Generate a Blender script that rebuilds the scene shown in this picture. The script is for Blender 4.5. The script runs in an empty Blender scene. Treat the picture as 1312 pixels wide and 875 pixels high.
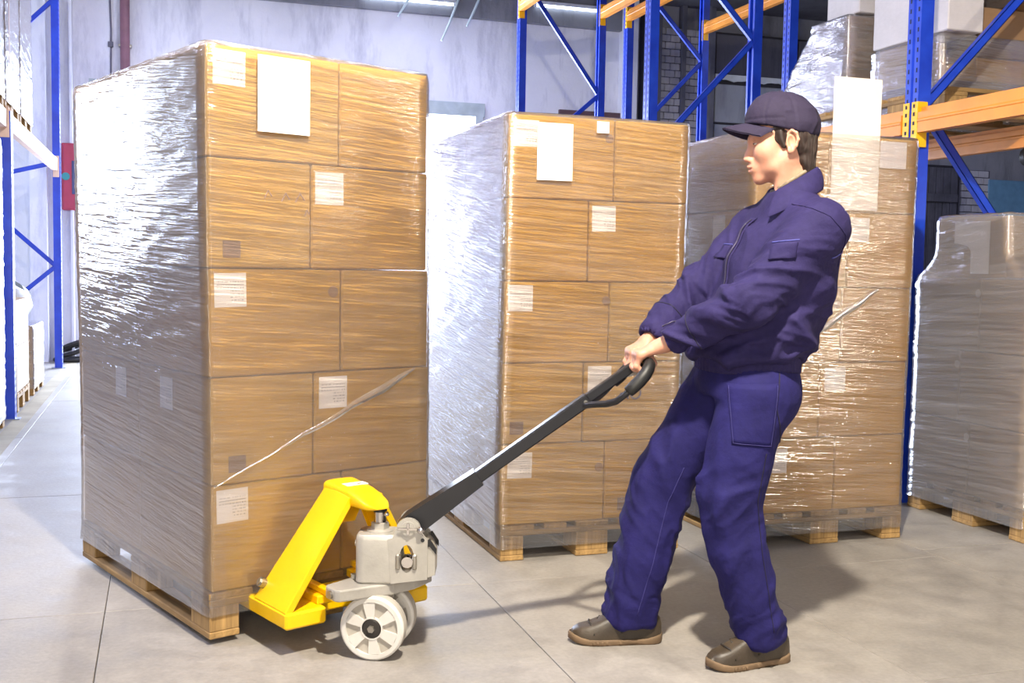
import bpy, math, random
import numpy as np
from mathutils import Vector, Matrix

random.seed(7)
RNG = np.random.default_rng(11)
SC = bpy.context.scene
COL = SC.collection
PI = math.pi

# ------------------------------------------------------------------ camera
# world axes are the axes of the hall: +y runs down the aisle to the back wall
CAM_H, YAW, PITCH, ROLL = 1.1864, 0.312047, 0.069489, 0.017149
_F = Vector((math.sin(YAW) * math.cos(PITCH), math.cos(YAW) * math.cos(PITCH), -math.sin(PITCH)))
_R0 = Vector((math.cos(YAW), -math.sin(YAW), 0))
_U0 = _R0.cross(_F)
_R = _R0 * math.cos(ROLL) + _U0 * math.sin(ROLL)
_U = -_R0 * math.sin(ROLL) + _U0 * math.cos(ROLL)
cam_data = bpy.data.cameras.new('camera')
cam_data.sensor_width = 36.0
cam_data.lens = 1391.06 / 1312 * 36.0
cam_data.clip_start = 0.05
cam_data.clip_end = 200
cam = bpy.data.objects.new('camera', cam_data)
COL.objects.link(cam)
cam.matrix_world = Matrix(((_R.x, _U.x, -_F.x, 0), (_R.y, _U.y, -_F.y, 0), (_R.z, _U.z, -_F.z, CAM_H), (0, 0, 0, 1)))
SC.camera = cam

# ------------------------------------------------------------------ world, lamps, exposure
SC.view_settings.view_transform = 'Standard'
SC.view_settings.look = 'None'
SC.view_settings.gamma = 1.0
SC.view_settings.use_curve_mapping = False
SC.view_settings.exposure = 0.0
SKY = 30.0
wd = bpy.data.worlds.new('daylight')
SC.world = wd
wd.use_nodes = True
wd.node_tree.nodes['Background'].inputs[0].default_value = (0.70, 0.80, 1.0, 1)
wd.node_tree.nodes['Background'].inputs[1].default_value = SKY


def area_light(name, loc, target, sx, sy, power, color, portal=False, spread=PI):
    d = bpy.data.lights.new(name, 'AREA')
    d.shape = 'RECTANGLE'
    d.size, d.size_y = sx, sy
    d.energy = power
    d.color = color
    d.spread = spread
    if portal:
        d.cycles.is_portal = True
    o = bpy.data.objects.new(name, d)
    COL.objects.link(o)
    o.location = loc
    o.rotation_euler = (Vector(target) - Vector(loc)).to_track_quat('-Z', 'Y').to_euler()
    return o


def local_to_world(u, w, z=0.0):
    """camera-yaw frame (u right, w ahead) to hall axes"""
    return Vector((u * math.cos(YAW) + w * math.sin(YAW), -u * math.sin(YAW) + w * math.cos(YAW), z))


# photographer's flash head on a high stand, just behind and to the right of the camera
_fl = bpy.data.lights.new('flash_head', 'AREA')
_fl.shape = 'DISK'
_fl.size = 0.16
_fl.energy = 330
_fl.color = (1.0, 0.90, 0.74)
flash = bpy.data.objects.new('flash_head', _fl)
COL.objects.link(flash)
flash.location = local_to_world(0.28, 1.5, 3.6)
flash.rotation_euler = (local_to_world(0.35, 3.7, 0.7) - flash.location).to_track_quat('-Z', 'Y').to_euler()

# second flash, in a soft box far to the right of the frame
area_light('soft_box', (5.0, 0.75, 1.78), (2.2, 3.6, 1.1), 0.38, 0.38, 55, (1.0, 0.88, 0.70))

# large soft fill added behind the camera to lift the lower cartons
area_light('frontal_fill', local_to_world(-0.25, -1.1, 1.55), local_to_world(0.1, 3.6, 0.75), 1.3, 1.3, 85, (1.0, 0.89, 0.70))

# sky portals in the openings of the hall (gate in the back wall, windows in the left wall)
area_light('gate_portal', (1.55, 13.95, 1.55), (1.55, 0, 1.55), 4.6, 3.1, 1, (1, 1, 1), portal=True)
for _y in (10.45,):
    area_light('window_portal', (-5.15, _y, 2.4), (5, _y, 2.4), 2.0, 1.6, 1, (1, 1, 1), portal=True)
# cool fill lights added below the ceiling to brighten walls, film and loads
for _x, _y, _p in ((0.6, 6.6, 40), (0.4, 11.6, 62), (3.0, 11.9, 58), (0.8, 1.6, 30), (-3.0, 4.2, 210), (-3.4, 7.6, 90), (10.8, 10.5, 70), (7.4, 9.0, 40)):
    area_light('ceiling_fill_light', (_x, _y, 4.5), (_x, _y, 0), 0.3, 1.4, _p, (0.72, 0.74, 1.0))

# ------------------------------------------------------------------ helpers
class MB:
    """collects shapes; build() links them as one mesh object"""
    def __init__(s):
        s.v, s.f, s.uv = [], [], None

    def add(s, vs, fs):
        n = len(s.v)
        s.v.extend([tuple(v) for v in vs])
        s.f.extend([tuple(i + n for i in f) for f in fs])
        return s

    def box(s, x0, x1, y0, y1, z0, z1, bev=0.0, M=None):
        if bev <= 0:
            vs = [(x, y, z) for x in (x0, x1) for y in (y0, y1) for z in (z0, z1)]
            fs = [(0, 1, 3, 2), (4, 6, 7, 5), (0, 4, 5, 1), (2, 3, 7, 6), (0, 2, 6, 4), (1, 5, 7, 3)]
        else:
            lo, hi = (x0, y0, z0), (x1, y1, z1)
            b = min(bev, (x1 - x0) * .45, (y1 - y0) * .45, (z1 - z0) * .45)
            vs, idx = [], {}
            for c in range(8):
                sg = [(c >> k) & 1 for k in range(3)]
                for ax in range(3):
                    p = []
                    for k in range(3):
                        e = hi[k] if sg[k] else lo[k]
                        p.append(e if k == ax else e + (-b if sg[k] else b))
                    idx[(c, ax)] = len(vs)
                    vs.append(tuple(p))
            fs = []
            for ax in range(3):
                o1, o2 = (ax + 1) % 3, (ax + 2) % 3
                for sgn in (0, 1):
                    q = []
                    for (a, bb) in ((0, 0), (1, 0), (1, 1), (0, 1)):
                        c = (sgn << ax) | (a << o1) | (bb << o2)
                        q.append(idx[(c, ax)])
                    fs.append(tuple(q) if sgn else tuple(reversed(q)))
                for (a, bb) in ((0, 0), (1, 0), (1, 1), (0, 1)):
                    c0 = (a << o1) | (bb << o2)
                    c1 = c0 | (1 << ax)
                    q = [idx[(c0, o1)], idx[(c1, o1)], idx[(c1, o2)], idx[(c0, o2)]]
                    if a == bb:
                        q = q[::-1]
                    fs.append(tuple(q))
            for c in range(8):
                q = [idx[(c, 0)], idx[(c, 1)], idx[(c, 2)]]
                if bin(c).count('1') % 2 == 0:
                    q = q[::-1]
                fs.append(tuple(q))
        if M is not None:
            vs = [M @ Vector(v) for v in vs]
        return s.add(vs, fs)

    def prism(s, poly, z0, z1, M=None):
        n = len(poly)
        vs = [(x, y, z0) for x, y in poly] + [(x, y, z1) for x, y in poly]
        fs = [tuple(range(n))[::-1], tuple(range(n, 2 * n))]
        fs += [(i, (i + 1) % n, n + (i + 1) % n, n + i) for i in range(n)]
        if M is not None:
            vs = [M @ Vector(v) for v in vs]
        return s.add(vs, fs)

    def tube(s, pts, r, n=10, cap=True):
        pts = [Vector(p) for p in pts]
        rs = r if isinstance(r, (list, tuple)) else [r] * len(pts)
        t0 = (pts[1] - pts[0]).normalized()
        up = Vector((0, 0, 1)) if abs(t0.z) < .9 else Vector((1, 0, 0))
        a = t0.cross(up).normalized()
        vs, fs = [], []
        for i, p in enumerate(pts):
            if i == 0: t = pts[1] - pts[0]
            elif i == len(pts) - 1: t = pts[-1] - pts[-2]
            else: t = (pts[i + 1] - p).normalized() + (p - pts[i - 1]).normalized()
            t.normalize()
            a = (a - t * a.dot(t)).normalized()
            b = t.cross(a)
            for k in range(n):
                q = 2 * PI * k / n
                vs.append(p + (a * math.cos(q) + b * math.sin(q)) * rs[i])
        for i in range(len(pts) - 1):
            for k in range(n):
                k2 = (k + 1) % n
                fs.append((i * n + k, i * n + k2, (i + 1) * n + k2, (i + 1) * n + k))
        if cap:
            fs.append(tuple(range(n))[::-1])
            fs.append(tuple(range((len(pts) - 1) * n, len(pts) * n)))
        return s.add(vs, fs)

    def lathe(s, prof, n=24, M=None, closed=False):
        """prof = [(r, z)...] turned about z"""
        vs, fs = [], []
        for r, z in prof:
            for k in range(n):
                q = 2 * PI * k / n
                vs.append((r * math.cos(q), r * math.sin(q), z))
        m = len(prof)
        for i in range(m - 1 + (1 if closed else 0)):
            i2 = (i + 1) % m
            for k in range(n):
                k2 = (k + 1) % n
                fs.append((i * n + k, i * n + k2, i2 * n + k2, i2 * n + k))
        if not closed:
            if prof[0][0] > 1e-6: fs.append(tuple(range(n))[::-1])
            if prof[-1][0] > 1e-6: fs.append(tuple(range((m - 1) * n, m * n)))
        if M is not None:
            vs = [M @ Vector(v) for v in vs]
        return s.add(vs, fs)

    def cyl(s, p0, p1, r, n=16):
        return s.tube([p0, p1], r, n)

    def grid(s, P):
        """P: array (m, n, 3)"""
        m, n = len(P), len(P[0])
        vs = [tuple(P[i][j]) for i in range(m) for j in range(n)]
        fs = [(i * n + j, i * n + j + 1, (i + 1) * n + j + 1, (i + 1) * n + j) for i in range(m - 1) for j in range(n - 1)]
        return s.add(vs, fs)

    def mesh(s, name, mat=None, smooth=False):
        me = bpy.data.meshes.new(name)
        me.from_pydata(s.v, [], s.f)
        if s.uv is not None:
            ul = me.uv_layers.new(name='uv')
            li = np.empty(len(me.loops), np.int32)
            me.loops.foreach_get('vertex_index', li)
            ul.data.foreach_set('uv', np.asarray(s.uv, np.float32)[li].ravel())
        me.validate()
        me.update()
        if mat: me.materials.append(mat)
        if smooth:
            me.polygons.foreach_set('use_smooth', [True] * len(me.polygons))
            if smooth != True:
                me.set_sharp_from_angle(angle=math.radians(smooth))
        return me

    def build(s, name, mat=None, parent=None, smooth=False, loc=None, rot=None):
        return obj(name, s.mesh(name, mat, smooth), parent, loc, rot)


def obj(name, me, parent=None, loc=None, rot=None):
    o = bpy.data.objects.new(name, me)
    COL.objects.link(o)
    if parent: o.parent = parent
    if loc is not None: o.location = loc
    if rot is not None: o.rotation_euler = rot
    return o


def np_mesh(name, V, Fq, mat=None, smooth=True):
    """fast mesh from numpy verts (n,3) and quads (m,4)"""
    me = bpy.data.meshes.new(name)
    nv, nf = len(V), len(Fq)
    me.vertices.add(nv)
    me.vertices.foreach_set('co', np.asarray(V, np.float32).ravel())
    me.loops.add(nf * 4)
    me.loops.foreach_set('vertex_index', np.asarray(Fq, np.int32).ravel())
    me.polygons.add(nf)
    me.polygons.foreach_set('loop_start', np.arange(0, nf * 4, 4, dtype=np.int32))
    me.polygons.foreach_set('loop_total', np.full(nf, 4, np.int32))
    me.update(calc_edges=True)
    me.validate()
    if smooth: me.polygons.foreach_set('use_smooth', np.ones(nf, bool))
    if mat: me.materials.append(mat)
    return me


def tag(o, label=None, cat=None, group=None, kind=None):
    if label: o['label'] = label
    if cat: o['category'] = cat
    if group: o['group'] = group
    if kind: o['kind'] = kind
    return o


def thing(name, label, cat, loc=(0, 0, 0), rz=0.0, group=None):
    o = bpy.data.objects.new(name, None)
    COL.objects.link(o)
    o.empty_display_size = 0.1
    o.location = loc
    o.rotation_euler = (0, 0, rz)
    return tag(o, label, cat, group)


# ------------------------------------------------------------------ materials
def srgb(r, g, b):
    f = lambda c: (c / 255 / 12.92) if c / 255 <= .04045 else ((c / 255 + .055) / 1.055) ** 2.4
    return (f(r), f(g), f(b), 1.0)


class NT:
    def __init__(s, name):
        s.m = bpy.data.materials.new(name)
        s.m.use_nodes = True
        s.t = s.m.node_tree
        s.n = s.t.nodes
        s.bsdf = s.n['Principled BSDF']
        s.out = s.n['Material Output']

    def new(s, typ, **kw):
        x = s.n.new(typ)
        for k, v in kw.items(): setattr(x, k, v)
        return x

    def link(s, a, b): s.t.links.new(a, b)

    def coord(s, kind='Object', scale=(1, 1, 1), rot=(0, 0, 0), loc=(0, 0, 0)):
        c = s.new('ShaderNodeTexCoord')
        m = s.new('ShaderNodeMapping')
        m.inputs['Scale'].default_value = scale
        m.inputs['Rotation'].default_value = rot
        m.inputs['Location'].default_value = loc
        s.link(c.outputs[kind], m.inputs[0])
        return m.outputs[0]

    def world(s, scale=(1, 1, 1)):
        c = s.new('ShaderNodeNewGeometry')
        m = s.new('ShaderNodeMapping')
        m.inputs['Scale'].default_value = scale
        s.link(c.outputs['Position'], m.inputs[0])
        return m.outputs[0]

    def noise(s, vec, scale=5, detail=4, rough=.55, dist=0.0):
        x = s.new('ShaderNodeTexNoise')
        x.inputs['Scale'].default_value = scale
        x.inputs['Detail'].default_value = detail
        x.inputs['Roughness'].default_value = rough
        x.inputs['Distortion'].default_value = dist
        if vec is not None: s.link(vec, x.inputs['Vector'])
        return x.outputs['Fac']

    def ramp(s, fac, stops):
        x = s.new('ShaderNodeValToRGB')
        el = x.color_ramp.elements
        while len(el) < len(stops): el.new(.5)
        for e, (p, c) in zip(el, stops):
            e.position = p
            e.color = c if len(c) == 4 else (*c, 1)
        s.link(fac, x.inputs[0])
        return x.outputs[0]

    def math(s, op, a, b=None, c=None, clamp=False):
        x = s.new('ShaderNodeMath', operation=op)
        x.use_clamp = clamp
        for i, v in enumerate((a, b, c)):
            if v is None: continue
            if isinstance(v, (int, float)): x.inputs[i].default_value = v
            else: s.link(v, x.inputs[i])
        return x.outputs[0]

    def mix(s, fac, a, b, mode='MIX'):
        x = s.new('ShaderNodeMix', data_type='RGBA', blend_type=mode)
        for sock, v in ((x.inputs[0], fac), (x.inputs[6], a), (x.inputs[7], b)):
            if isinstance(v, (int, float)): sock.default_value = v
            elif isinstance(v, tuple): sock.default_value = v
            else: s.link(v, sock)
        return x.outputs[2]

    def bump(s, h, strength=.3, dist=.01):
        x = s.new('ShaderNodeBump')
        x.inputs['Strength'].default_value = strength
        x.inputs['Distance'].default_value = dist
        s.link(h, x.inputs['Height'])
        return x.outputs[0]

    def set(s, color=None, rough=None, metal=None, normal=None, **kw):
        B = s.bsdf.inputs
        for k, v in (('Base Color', color), ('Roughness', rough), ('Metallic', metal), ('Normal', normal)):
            if v is None: continue
            if isinstance(v, (int, float, tuple)): B[k].default_value = v
            else: s.link(v, B[k])
        for k, v in kw.items():
            B[k.replace('_', ' ')].default_value = v
        return s.m


def m_plain(name, col, rough=.5, metal=0.0, var=.08, nscale=8, bump=0.0, **kw):
    t = NT(name)
    v = t.coord()
    n = t.noise(v, nscale, 5)
    d = tuple(c * (1 - var * 2) for c in col[:3]) + (1,)
    l = tuple(min(1, c * (1 + var)) for c in col[:3]) + (1,)
    c = t.ramp(n, [(.3, d), (.7, l)])
    nm = t.bump(t.noise(v, nscale * 12, 3), bump, .004) if bump else None
    return t.set(c, rough, metal, nm, **kw)


def m_carton(name, base, seed):
    t = NT(name)
    v = t.coord('Object', (1, 1, 1), loc=(seed, seed * .7, 0))
    big = t.noise(v, 3.0, 3)
    fib = t.noise(t.coord('Object', (30, 30, 60)), 1.0, 4, .6)
    flute = t.new('ShaderNodeTexWave', wave_type='BANDS', bands_direction='Z')
    flute.inputs['Scale'].default_value = 28
    flute.inputs['Distortion'].default_value = 1.2
    t.link(v, flute.inputs['Vector'])
    f = t.math('ADD', t.math('MULTIPLY', big, .8), t.math('MULTIPLY', fib, .35))
    lo = tuple(c * .86 for c in base[:3]) + (1,)
    hi = tuple(c * 1.08 for c in base[:3]) + (1,)
    c = t.ramp(f, [(.35, lo), (.8, hi)])
    h = t.math('ADD', t.math('MULTIPLY', flute.outputs['Fac'], .12), big)
    return t.set(c, .62, 0, t.bump(h, .25, .006), Specular_IOR_Level=.35)


KRAFT = srgb(192, 148, 64)
CARTON = [m_carton('carton_kraft', KRAFT, 0.0), m_carton('carton_kraft_warm', srgb(190, 145, 60), 3.1), m_carton('carton_kraft_pale', srgb(192, 150, 70), 7.7)]
CARTON_GREY = m_carton('carton_grey_brown', srgb(168, 138, 100), 1.3)


def m_wood(name, a, b, grain='Y'):
    t = NT(name)
    sc = {'X': (1.2, 22, 22), 'Y': (22, 1.2, 22), 'Z': (22, 22, 1.2)}[grain]
    n = t.noise(t.coord('Object', sc), 1.6, 6, .65, .4)
    n2 = t.noise(t.coord('Object'), 4.0, 4)
    c = t.ramp(n, [(.25, a), (.75, b)])
    c = t.mix(t.ramp(n2, [(.4, (0, 0, 0, 1)), (.7, (.5, .5, .5, 1))]), c, tuple(x * .45 for x in a[:3]) + (1,))
    return t.set(c, .8, 0, t.bump(n, .5, .006))


W_DK, W_LT = srgb(116, 90, 54), srgb(194, 156, 98)
WOODX, WOODY, WOODZ = m_wood('pallet_wood_x', W_DK, W_LT, 'X'), m_wood('pallet_wood', W_DK, W_LT, 'Y'), m_wood('pallet_block_wood', W_DK, W_LT, 'Z')


def m_film(name, gloss=2.3, milk=.06, tilt=.05, vscale=60, milkvar=.06, bumpk=.26):
    """stretch film: mostly clear, milky where layers overlap, glossy wrinkles that run around the load"""
    t = NT(name)
    t.n.remove(t.bsdf)
    def streak(us, vs, tl, det, seed):
        c = t.new('ShaderNodeTexCoord')
        m = t.new('ShaderNodeMapping')
        m.inputs['Rotation'].default_value = (0, 0, tl)
        m2 = t.new('ShaderNodeMapping')
        m2.inputs['Scale'].default_value = (us, vs, 1)
        m2.inputs['Location'].default_value = (seed, seed * 2.3, seed)
        t.link(c.outputs['UV'], m.inputs[0])
        t.link(m.outputs[0], m2.inputs[0])
        return t.noise(m2.outputs[0], 1.0, det, .6, .25)
    s1 = streak(2.2, vscale, tilt, 3, 1.0)
    s2 = streak(5.0, vscale * 2.2, tilt * 2.2, 2, 4.0)
    s3 = streak(1.0, 5.0, tilt, 4, 9.0)
    h = t.math('ADD', t.math('MULTIPLY', s1, 1.0), t.math('MULTIPLY', s2, .45))
    nrm = t.bump(h, bumpk, .02)
    fr = t.new('ShaderNodeFresnel')
    fr.inputs['IOR'].default_value = 1.46
    t.link(nrm, fr.inputs['Normal'])
    gl = t.new('ShaderNodeBsdfGlossy')
    gl.inputs['Roughness'].default_value = .15
    gl.inputs['Color'].default_value = (1, 1, 1, 1)
    t.link(nrm, gl.inputs['Normal'])
    df = t.new('ShaderNodeBsdfDiffuse')
    df.inputs['Color'].default_value = (.86, .87, .92, 1)
    t.link(nrm, df.inputs['Normal'])
    tl_ = t.new('ShaderNodeBsdfTranslucent')
    tl_.inputs['Color'].default_value = (.86, .87, .92, 1)
    mk = t.new('ShaderNodeMixShader')
    mk.inputs[0].default_value = .35
    t.link(df.outputs[0], mk.inputs[1]); t.link(tl_.outputs[0], mk.inputs[2])
    tr = t.new('ShaderNodeBsdfTransparent')
    tr.inputs['Color'].default_value = (.97, .97, .98, 1)
    mfac = t.math('ADD', milk, t.math('MULTIPLY', t.math('SUBTRACT', t.math('MULTIPLY', s1, s3), .16, clamp=True), milkvar * 4), clamp=True)
    m1 = t.new('ShaderNodeMixShader')
    t.link(mfac, m1.inputs[0]); t.link(tr.outputs[0], m1.inputs[1]); t.link(mk.outputs[0], m1.inputs[2])
    # several layers: R = 1 - (1 - F)^n, n grows where the film overlaps
    lay = t.math('MULTIPLY', t.math('ADD', .8, t.math('MULTIPLY', s2, .4)), gloss)
    gfac = t.math('SUBTRACT', 1.0, t.math('POWER', t.math('SUBTRACT', 1.0, fr.outputs[0]), lay), clamp=True)
    gfac = t.math('MINIMUM', gfac, .9)
    m2 = t.new('ShaderNodeMixShader')
    t.link(gfac, m2.inputs[0]); t.link(m1.outputs[0], m2.inputs[1]); t.link(gl.outputs[0], m2.inputs[2])
    t.link(m2.outputs[0], t.out.inputs[0])
    return t.m


FILM = m_film('stretch_film')
FILM_B = m_film('stretch_film_backlit', 3.4, .035, .06, 60, .12, .30)
FILM_P4 = m_film('stretch_film_crumpled', 4.0, .17, -.06, 60, .16, .3)
FILM_MILKY = m_film('stretch_film_many_layers', 5.0, .14, .04, 55, .25)


def m_floor():
    t = NT('concrete_floor')
    v = t.world()
    a = t.noise(v, .9, 6, .6)
    b = t.noise(v, 7, 6, .65)
    c = t.noise(v, 60, 3, .6)
    f = t.math('ADD', t.math('MULTIPLY', a, .42), t.math('ADD', t.math('MULTIPLY', b, .42), t.math('MULTIPLY', c, .22)))
    col = t.ramp(f, [(.3, srgb(104, 100, 97)), (.5, srgb(140, 135, 129)), (.72, srgb(170, 164, 156))])
    # tyre scuffs run down the aisle
    st = t.noise(t.world((2.2, .35, 1)), 2.2, 5, .6)
    col = t.mix(t.ramp(st, [(.56, (0, 0, 0, 1)), (.72, (.35, .35, .35, 1))]), col, srgb(104, 98, 94))
    oi = t.new('ShaderNodeObjectInfo')
    col = t.mix(.18, col, t.ramp(oi.outputs['Random'], [(0, srgb(96, 91, 86)), (1, srgb(158, 152, 144))]))
    return t.set(col, t.ramp(b, [(.3, (.42, .42, .42, 1)), (.7, (.7, .7, .7, 1))]), 0, t.bump(t.math('ADD', b, t.math('MULTIPLY', c, .6)), .22, .006))


def m_wall(name, a, b, dirt):
    t = NT(name)
    v = t.world()
    n = t.noise(v, .8, 6, .6)
    n2 = t.noise(t.world((1.6, 1.6, .35)), 2.2, 6, .7)
    n3 = t.noise(v, 30, 3)
    c = t.ramp(n, [(.35, a), (.65, b)])
    c = t.mix(t.ramp(n2, [(.5, (0, 0, 0, 1)), (.72, (.75, .75, .75, 1))]), c, dirt)
    return t.set(c, .85, 0, t.bump(t.math('ADD', n3, n2), .25, .01))


FLOOR_M = m_floor()
JOINT_M = m_plain('joint_grit', srgb(122, 117, 111), .95)
WALL_M = m_wall('painted_plaster', srgb(212, 214, 222), srgb(230, 231, 238), srgb(166, 168, 182))
WALL_D = m_wall('grey_plaster', srgb(120, 122, 130), srgb(142, 144, 152), srgb(88, 88, 98))
BRICK_M = m_wall('whitewashed_brick', srgb(150, 150, 158), srgb(182, 182, 190), srgb(104, 104, 114))
MORTAR_M = m_plain('mortar', srgb(84, 84, 94), .95)
CEIL_M = m_wall('dark_ceiling', srgb(74, 74, 82), srgb(96, 96, 104), srgb(52, 52, 58))
PAPER = m_plain('plain_paper', srgb(238, 230, 226), .7, var=.02)


def m_printed():
    t = NT('printed_label')
    c = t.new('ShaderNodeTexCoord')
    sp = t.new('ShaderNodeSeparateXYZ')
    t.link(c.outputs['Generated'], sp.inputs[0])
    x, z = sp.outputs[0], sp.outputs[2]
    row = t.math('LESS_THAN', t.math('FRACT', t.math('MULTIPLY', z, 11.0)), .42)
    cm = t.new('ShaderNodeCombineXYZ')
    t.link(t.math('MULTIPLY', x, 26.0), cm.inputs[0])
    t.link(t.math('FLOOR', t.math('MULTIPLY', z, 11.0)), cm.inputs[1])
    word = t.math('GREATER_THAN', t.noise(cm.outputs[0], 1.0, 1), .5)
    inx = t.math('MULTIPLY', t.math('GREATER_THAN', x, .08), t.math('LESS_THAN', x, .93))
    inz = t.math('MULTIPLY', t.math('GREATER_THAN', z, .18), t.math('LESS_THAN', z, .78))
    line = t.math('LESS_THAN', t.math('ABSOLUTE', t.math('SUBTRACT', z, .66)), .012)
    low = t.math('MULTIPLY', t.math('LESS_THAN', z, .55), t.math('LESS_THAN', x, .5))
    ink = t.math('MULTIPLY', t.math('MULTIPLY', row, word), t.math('MULTIPLY', inx, inz))
    ink = t.math('MULTIPLY', ink, t.math('SUBTRACT', 1.0, low))
    ink = t.math('MAXIMUM', t.math('MULTIPLY', ink, .55), t.math('MULTIPLY', t.math('MULTIPLY', line, inx), .6))
    col = t.mix(ink, srgb(236, 226, 218), srgb(120, 108, 104))
    return t.set(col, .65)


LABEL_M = m_printed()
PRINT_INK = m_plain('grey_brown_print', srgb(142, 110, 82), .7)
PRINT_BLUE = m_plain('faded_blue_print', srgb(112, 100, 122), .7)
TAPE_SPOT = m_plain('round_paper_seal', srgb(158, 122, 84), .6)
SEAL_PALE = m_plain('pale_round_seal', srgb(214, 200, 190), .6)


def m_post():
    """blue paint with a double row of small slots on the aisle face (local x = -.0x face)"""
    t = NT('blue_rack_paint')
    c = t.new('ShaderNodeTexCoord')
    sp = t.new('ShaderNodeSeparateXYZ')
    t.link(c.outputs['Object'], sp.inputs[0])
    n = t.noise(t.coord(), 6, 5)
    col = t.ramp(n, [(.3, srgb(16, 52, 178)), (.75, srgb(32, 74, 208))])
    return t.set(col, .38, 0)


BLUE_M = m_post()
SLOT_M = m_plain('slot_shadow_steel', srgb(20, 24, 52), .8)
ORANGE_M = m_plain('orange_beam_paint', srgb(226, 142, 46), .42, var=.06)
YELLOW_CONN = m_plain('yellow_connector_paint', srgb(240, 186, 20), .4)
GALV = m_plain('galvanised_steel', srgb(150, 160, 186), .4, .6)
YEL = m_plain('yellow_jack_paint', srgb(240, 190, 2), .33, var=.05, nscale=5, bump=.05)
CAST = m_plain('cast_grey_metal', srgb(176, 172, 164), .42, .35, var=.1, nscale=10, bump=.12)
CHROME = m_plain('chromed_piston', srgb(210, 205, 200), .12, 1.0, var=.02)
STEEL = m_plain('worn_steel', srgb(170, 165, 155), .3, .9)
BLACKP = m_plain('black_paint', srgb(26, 26, 30), .36, var=.1)
RUBBER = m_plain('black_rubber_grip', srgb(24, 24, 24), .5, bump=.1)
GREASE = m_plain('greasy_bearing', srgb(40, 36, 32), .5)
NYLON = m_plain('grey_white_nylon', srgb(206, 202, 196), .45, var=.06)
NYLON_D = m_plain('scuffed_tread_nylon', srgb(172, 166, 156), .6, var=.12)

# ================================================================== the setting
def struct(name, mb, mat, parent=None, smooth=False):
    o = mb.build(name, mat, parent, smooth)
    if parent is None: o['kind'] = 'structure'
    return o


floor = struct('floor', MB().box(-5.2, 14.2, -2.2, 14.0, -.30, -.012), JOINT_M)
xs = [-5.2, -3.85, -2.86, -1.87, -.88, -.19, 1.12, 2.11, 3.10, 4.09, 5.08, 6.07, 8.05, 10.0, 12.0, 14.2]
for i in range(len(xs) - 1):
    ys = [-2.2, 0.0, 1.92, 3.83, 5.80, 7.75, 9.7, 11.65, 14.0]
    if i % 2 == 1 and i > 5: ys = [-2.2, -.7, .6, 2.57, 3.72, 5.72, 7.9, 9.7, 11.7, 14.0]
    for j in range(len(ys) - 1):
        g = .0014
        z = -.0004 * ((i * 7 + j * 3) % 4)
        MB().box(xs[i] + g, xs[i + 1] - g, ys[j] + g, ys[j + 1] - g, -.03, z, .0015).build('floor_slab', FLOOR_M, floor)

MB().box(-1.045, -.93, 5.0, 13.4, -.0008, .0012).build('floor_marking', m_plain('worn_beige_line', srgb(156, 146, 124), .8, var=.15, nscale=3), floor)
WY = 13.7
WT = .28
ZC = 4.75
GX0, GX1, GZ = -.70, 3.86, 3.10
wb = MB()
wb.box(-5.2, GX0, WY, WY + WT, 0, ZC)
wb.box(GX1, 5.93, WY, WY + WT, 0, ZC)
wb.box(GX0, GX1, WY, WY + WT, GZ, ZC)
wall_back = struct('wall_back', wb, WALL_M)
wbr = MB()
wbr.box(5.93, 14.2, WY, WY + WT, 0, ZC)
wall_back_right = struct('wall_back_right', wbr, WALL_D)
# reveal frame of the gate
gate = MB()
gate.box(GX0 - .1, GX1 + .12, WY - .05, WY, GZ, GZ + .17)
gate.box(GX1, GX1 + .1, WY - .05, WY, 0, GZ)
gate.box(GX0 - .1, GX0, WY - .05, WY, 0, GZ)
struct('door_1', gate, m_plain('gate_frame_paint', srgb(176, 188, 190), .6))
# ledge across the wall and shallow pilasters at the left
tr = MB()
tr.box(-5.2, 5.93, WY - .09, WY, 4.34, ZC)
struct('trim_1', tr, WALL_D)
tr = MB()
tr.box(-1.42, -1.24, WY - .32, WY, 0, ZC)
tr.box(-1.24, -1.0, WY - .10, WY, 0, ZC)
struct('trim_2', tr, WALL_M)
MB().box(-1.0, -.97, WY - .2, WY, 0, ZC).build('trim_3', WALL_M)['kind'] = 'structure'
tr = MB()
tr.box(5.86, 6.06, WY - .18, WY, 0, ZC)
struct('trim_4', tr, WALL_M)
# shadow gap of the expansion joint beside the pilaster
# brick panel with real bricks
bx0, bx1, bz0, bz1 = 6.44, 7.02, 2.75, 4.42
MB().box(bx0 - .02, bx1 + .02, WY - .05, WY, bz0 - .4, bz1 + .02).build('mortar_bed', MORTAR_M, wall_back_right)
row, z = 0, bz0
while z < bz1 - .05:
    x = bx0 - (.075 if row % 2 else 0)
    while x < bx1:
        a, b = max(x, bx0), min(x + .142, bx1)
        if b - a > .03:
            q = random.uniform(-.006, .006)
            MB().box(a, b, WY - .075 + q, WY - .03, z, z + .085, .006).build('brick', BRICK_M, wall_back_right)
        x += .150
    z += .0945
    row += 1
# second brick patch and plank door deep behind the right-hand rack
row, z = 0, 1.7
MB().box(11.45, 12.0, WY - .05, WY, 1.6, 2.75).build('mortar_bed', MORTAR_M, wall_back_right)
while z < 2.72:
    x = 11.47 - (.1 if row % 2 else 0)
    while x < 11.98:
        a, b = max(x, 11.47), min(x + .19, 11.98)
        if b - a > .03:
            MB().box(a, b, WY - .08 + random.uniform(-.006, .006), WY - .03, z, z + .095, .006).build('brick', BRICK_M, wall_back_right)
        x += .2
    z += .105
    row += 1
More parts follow.
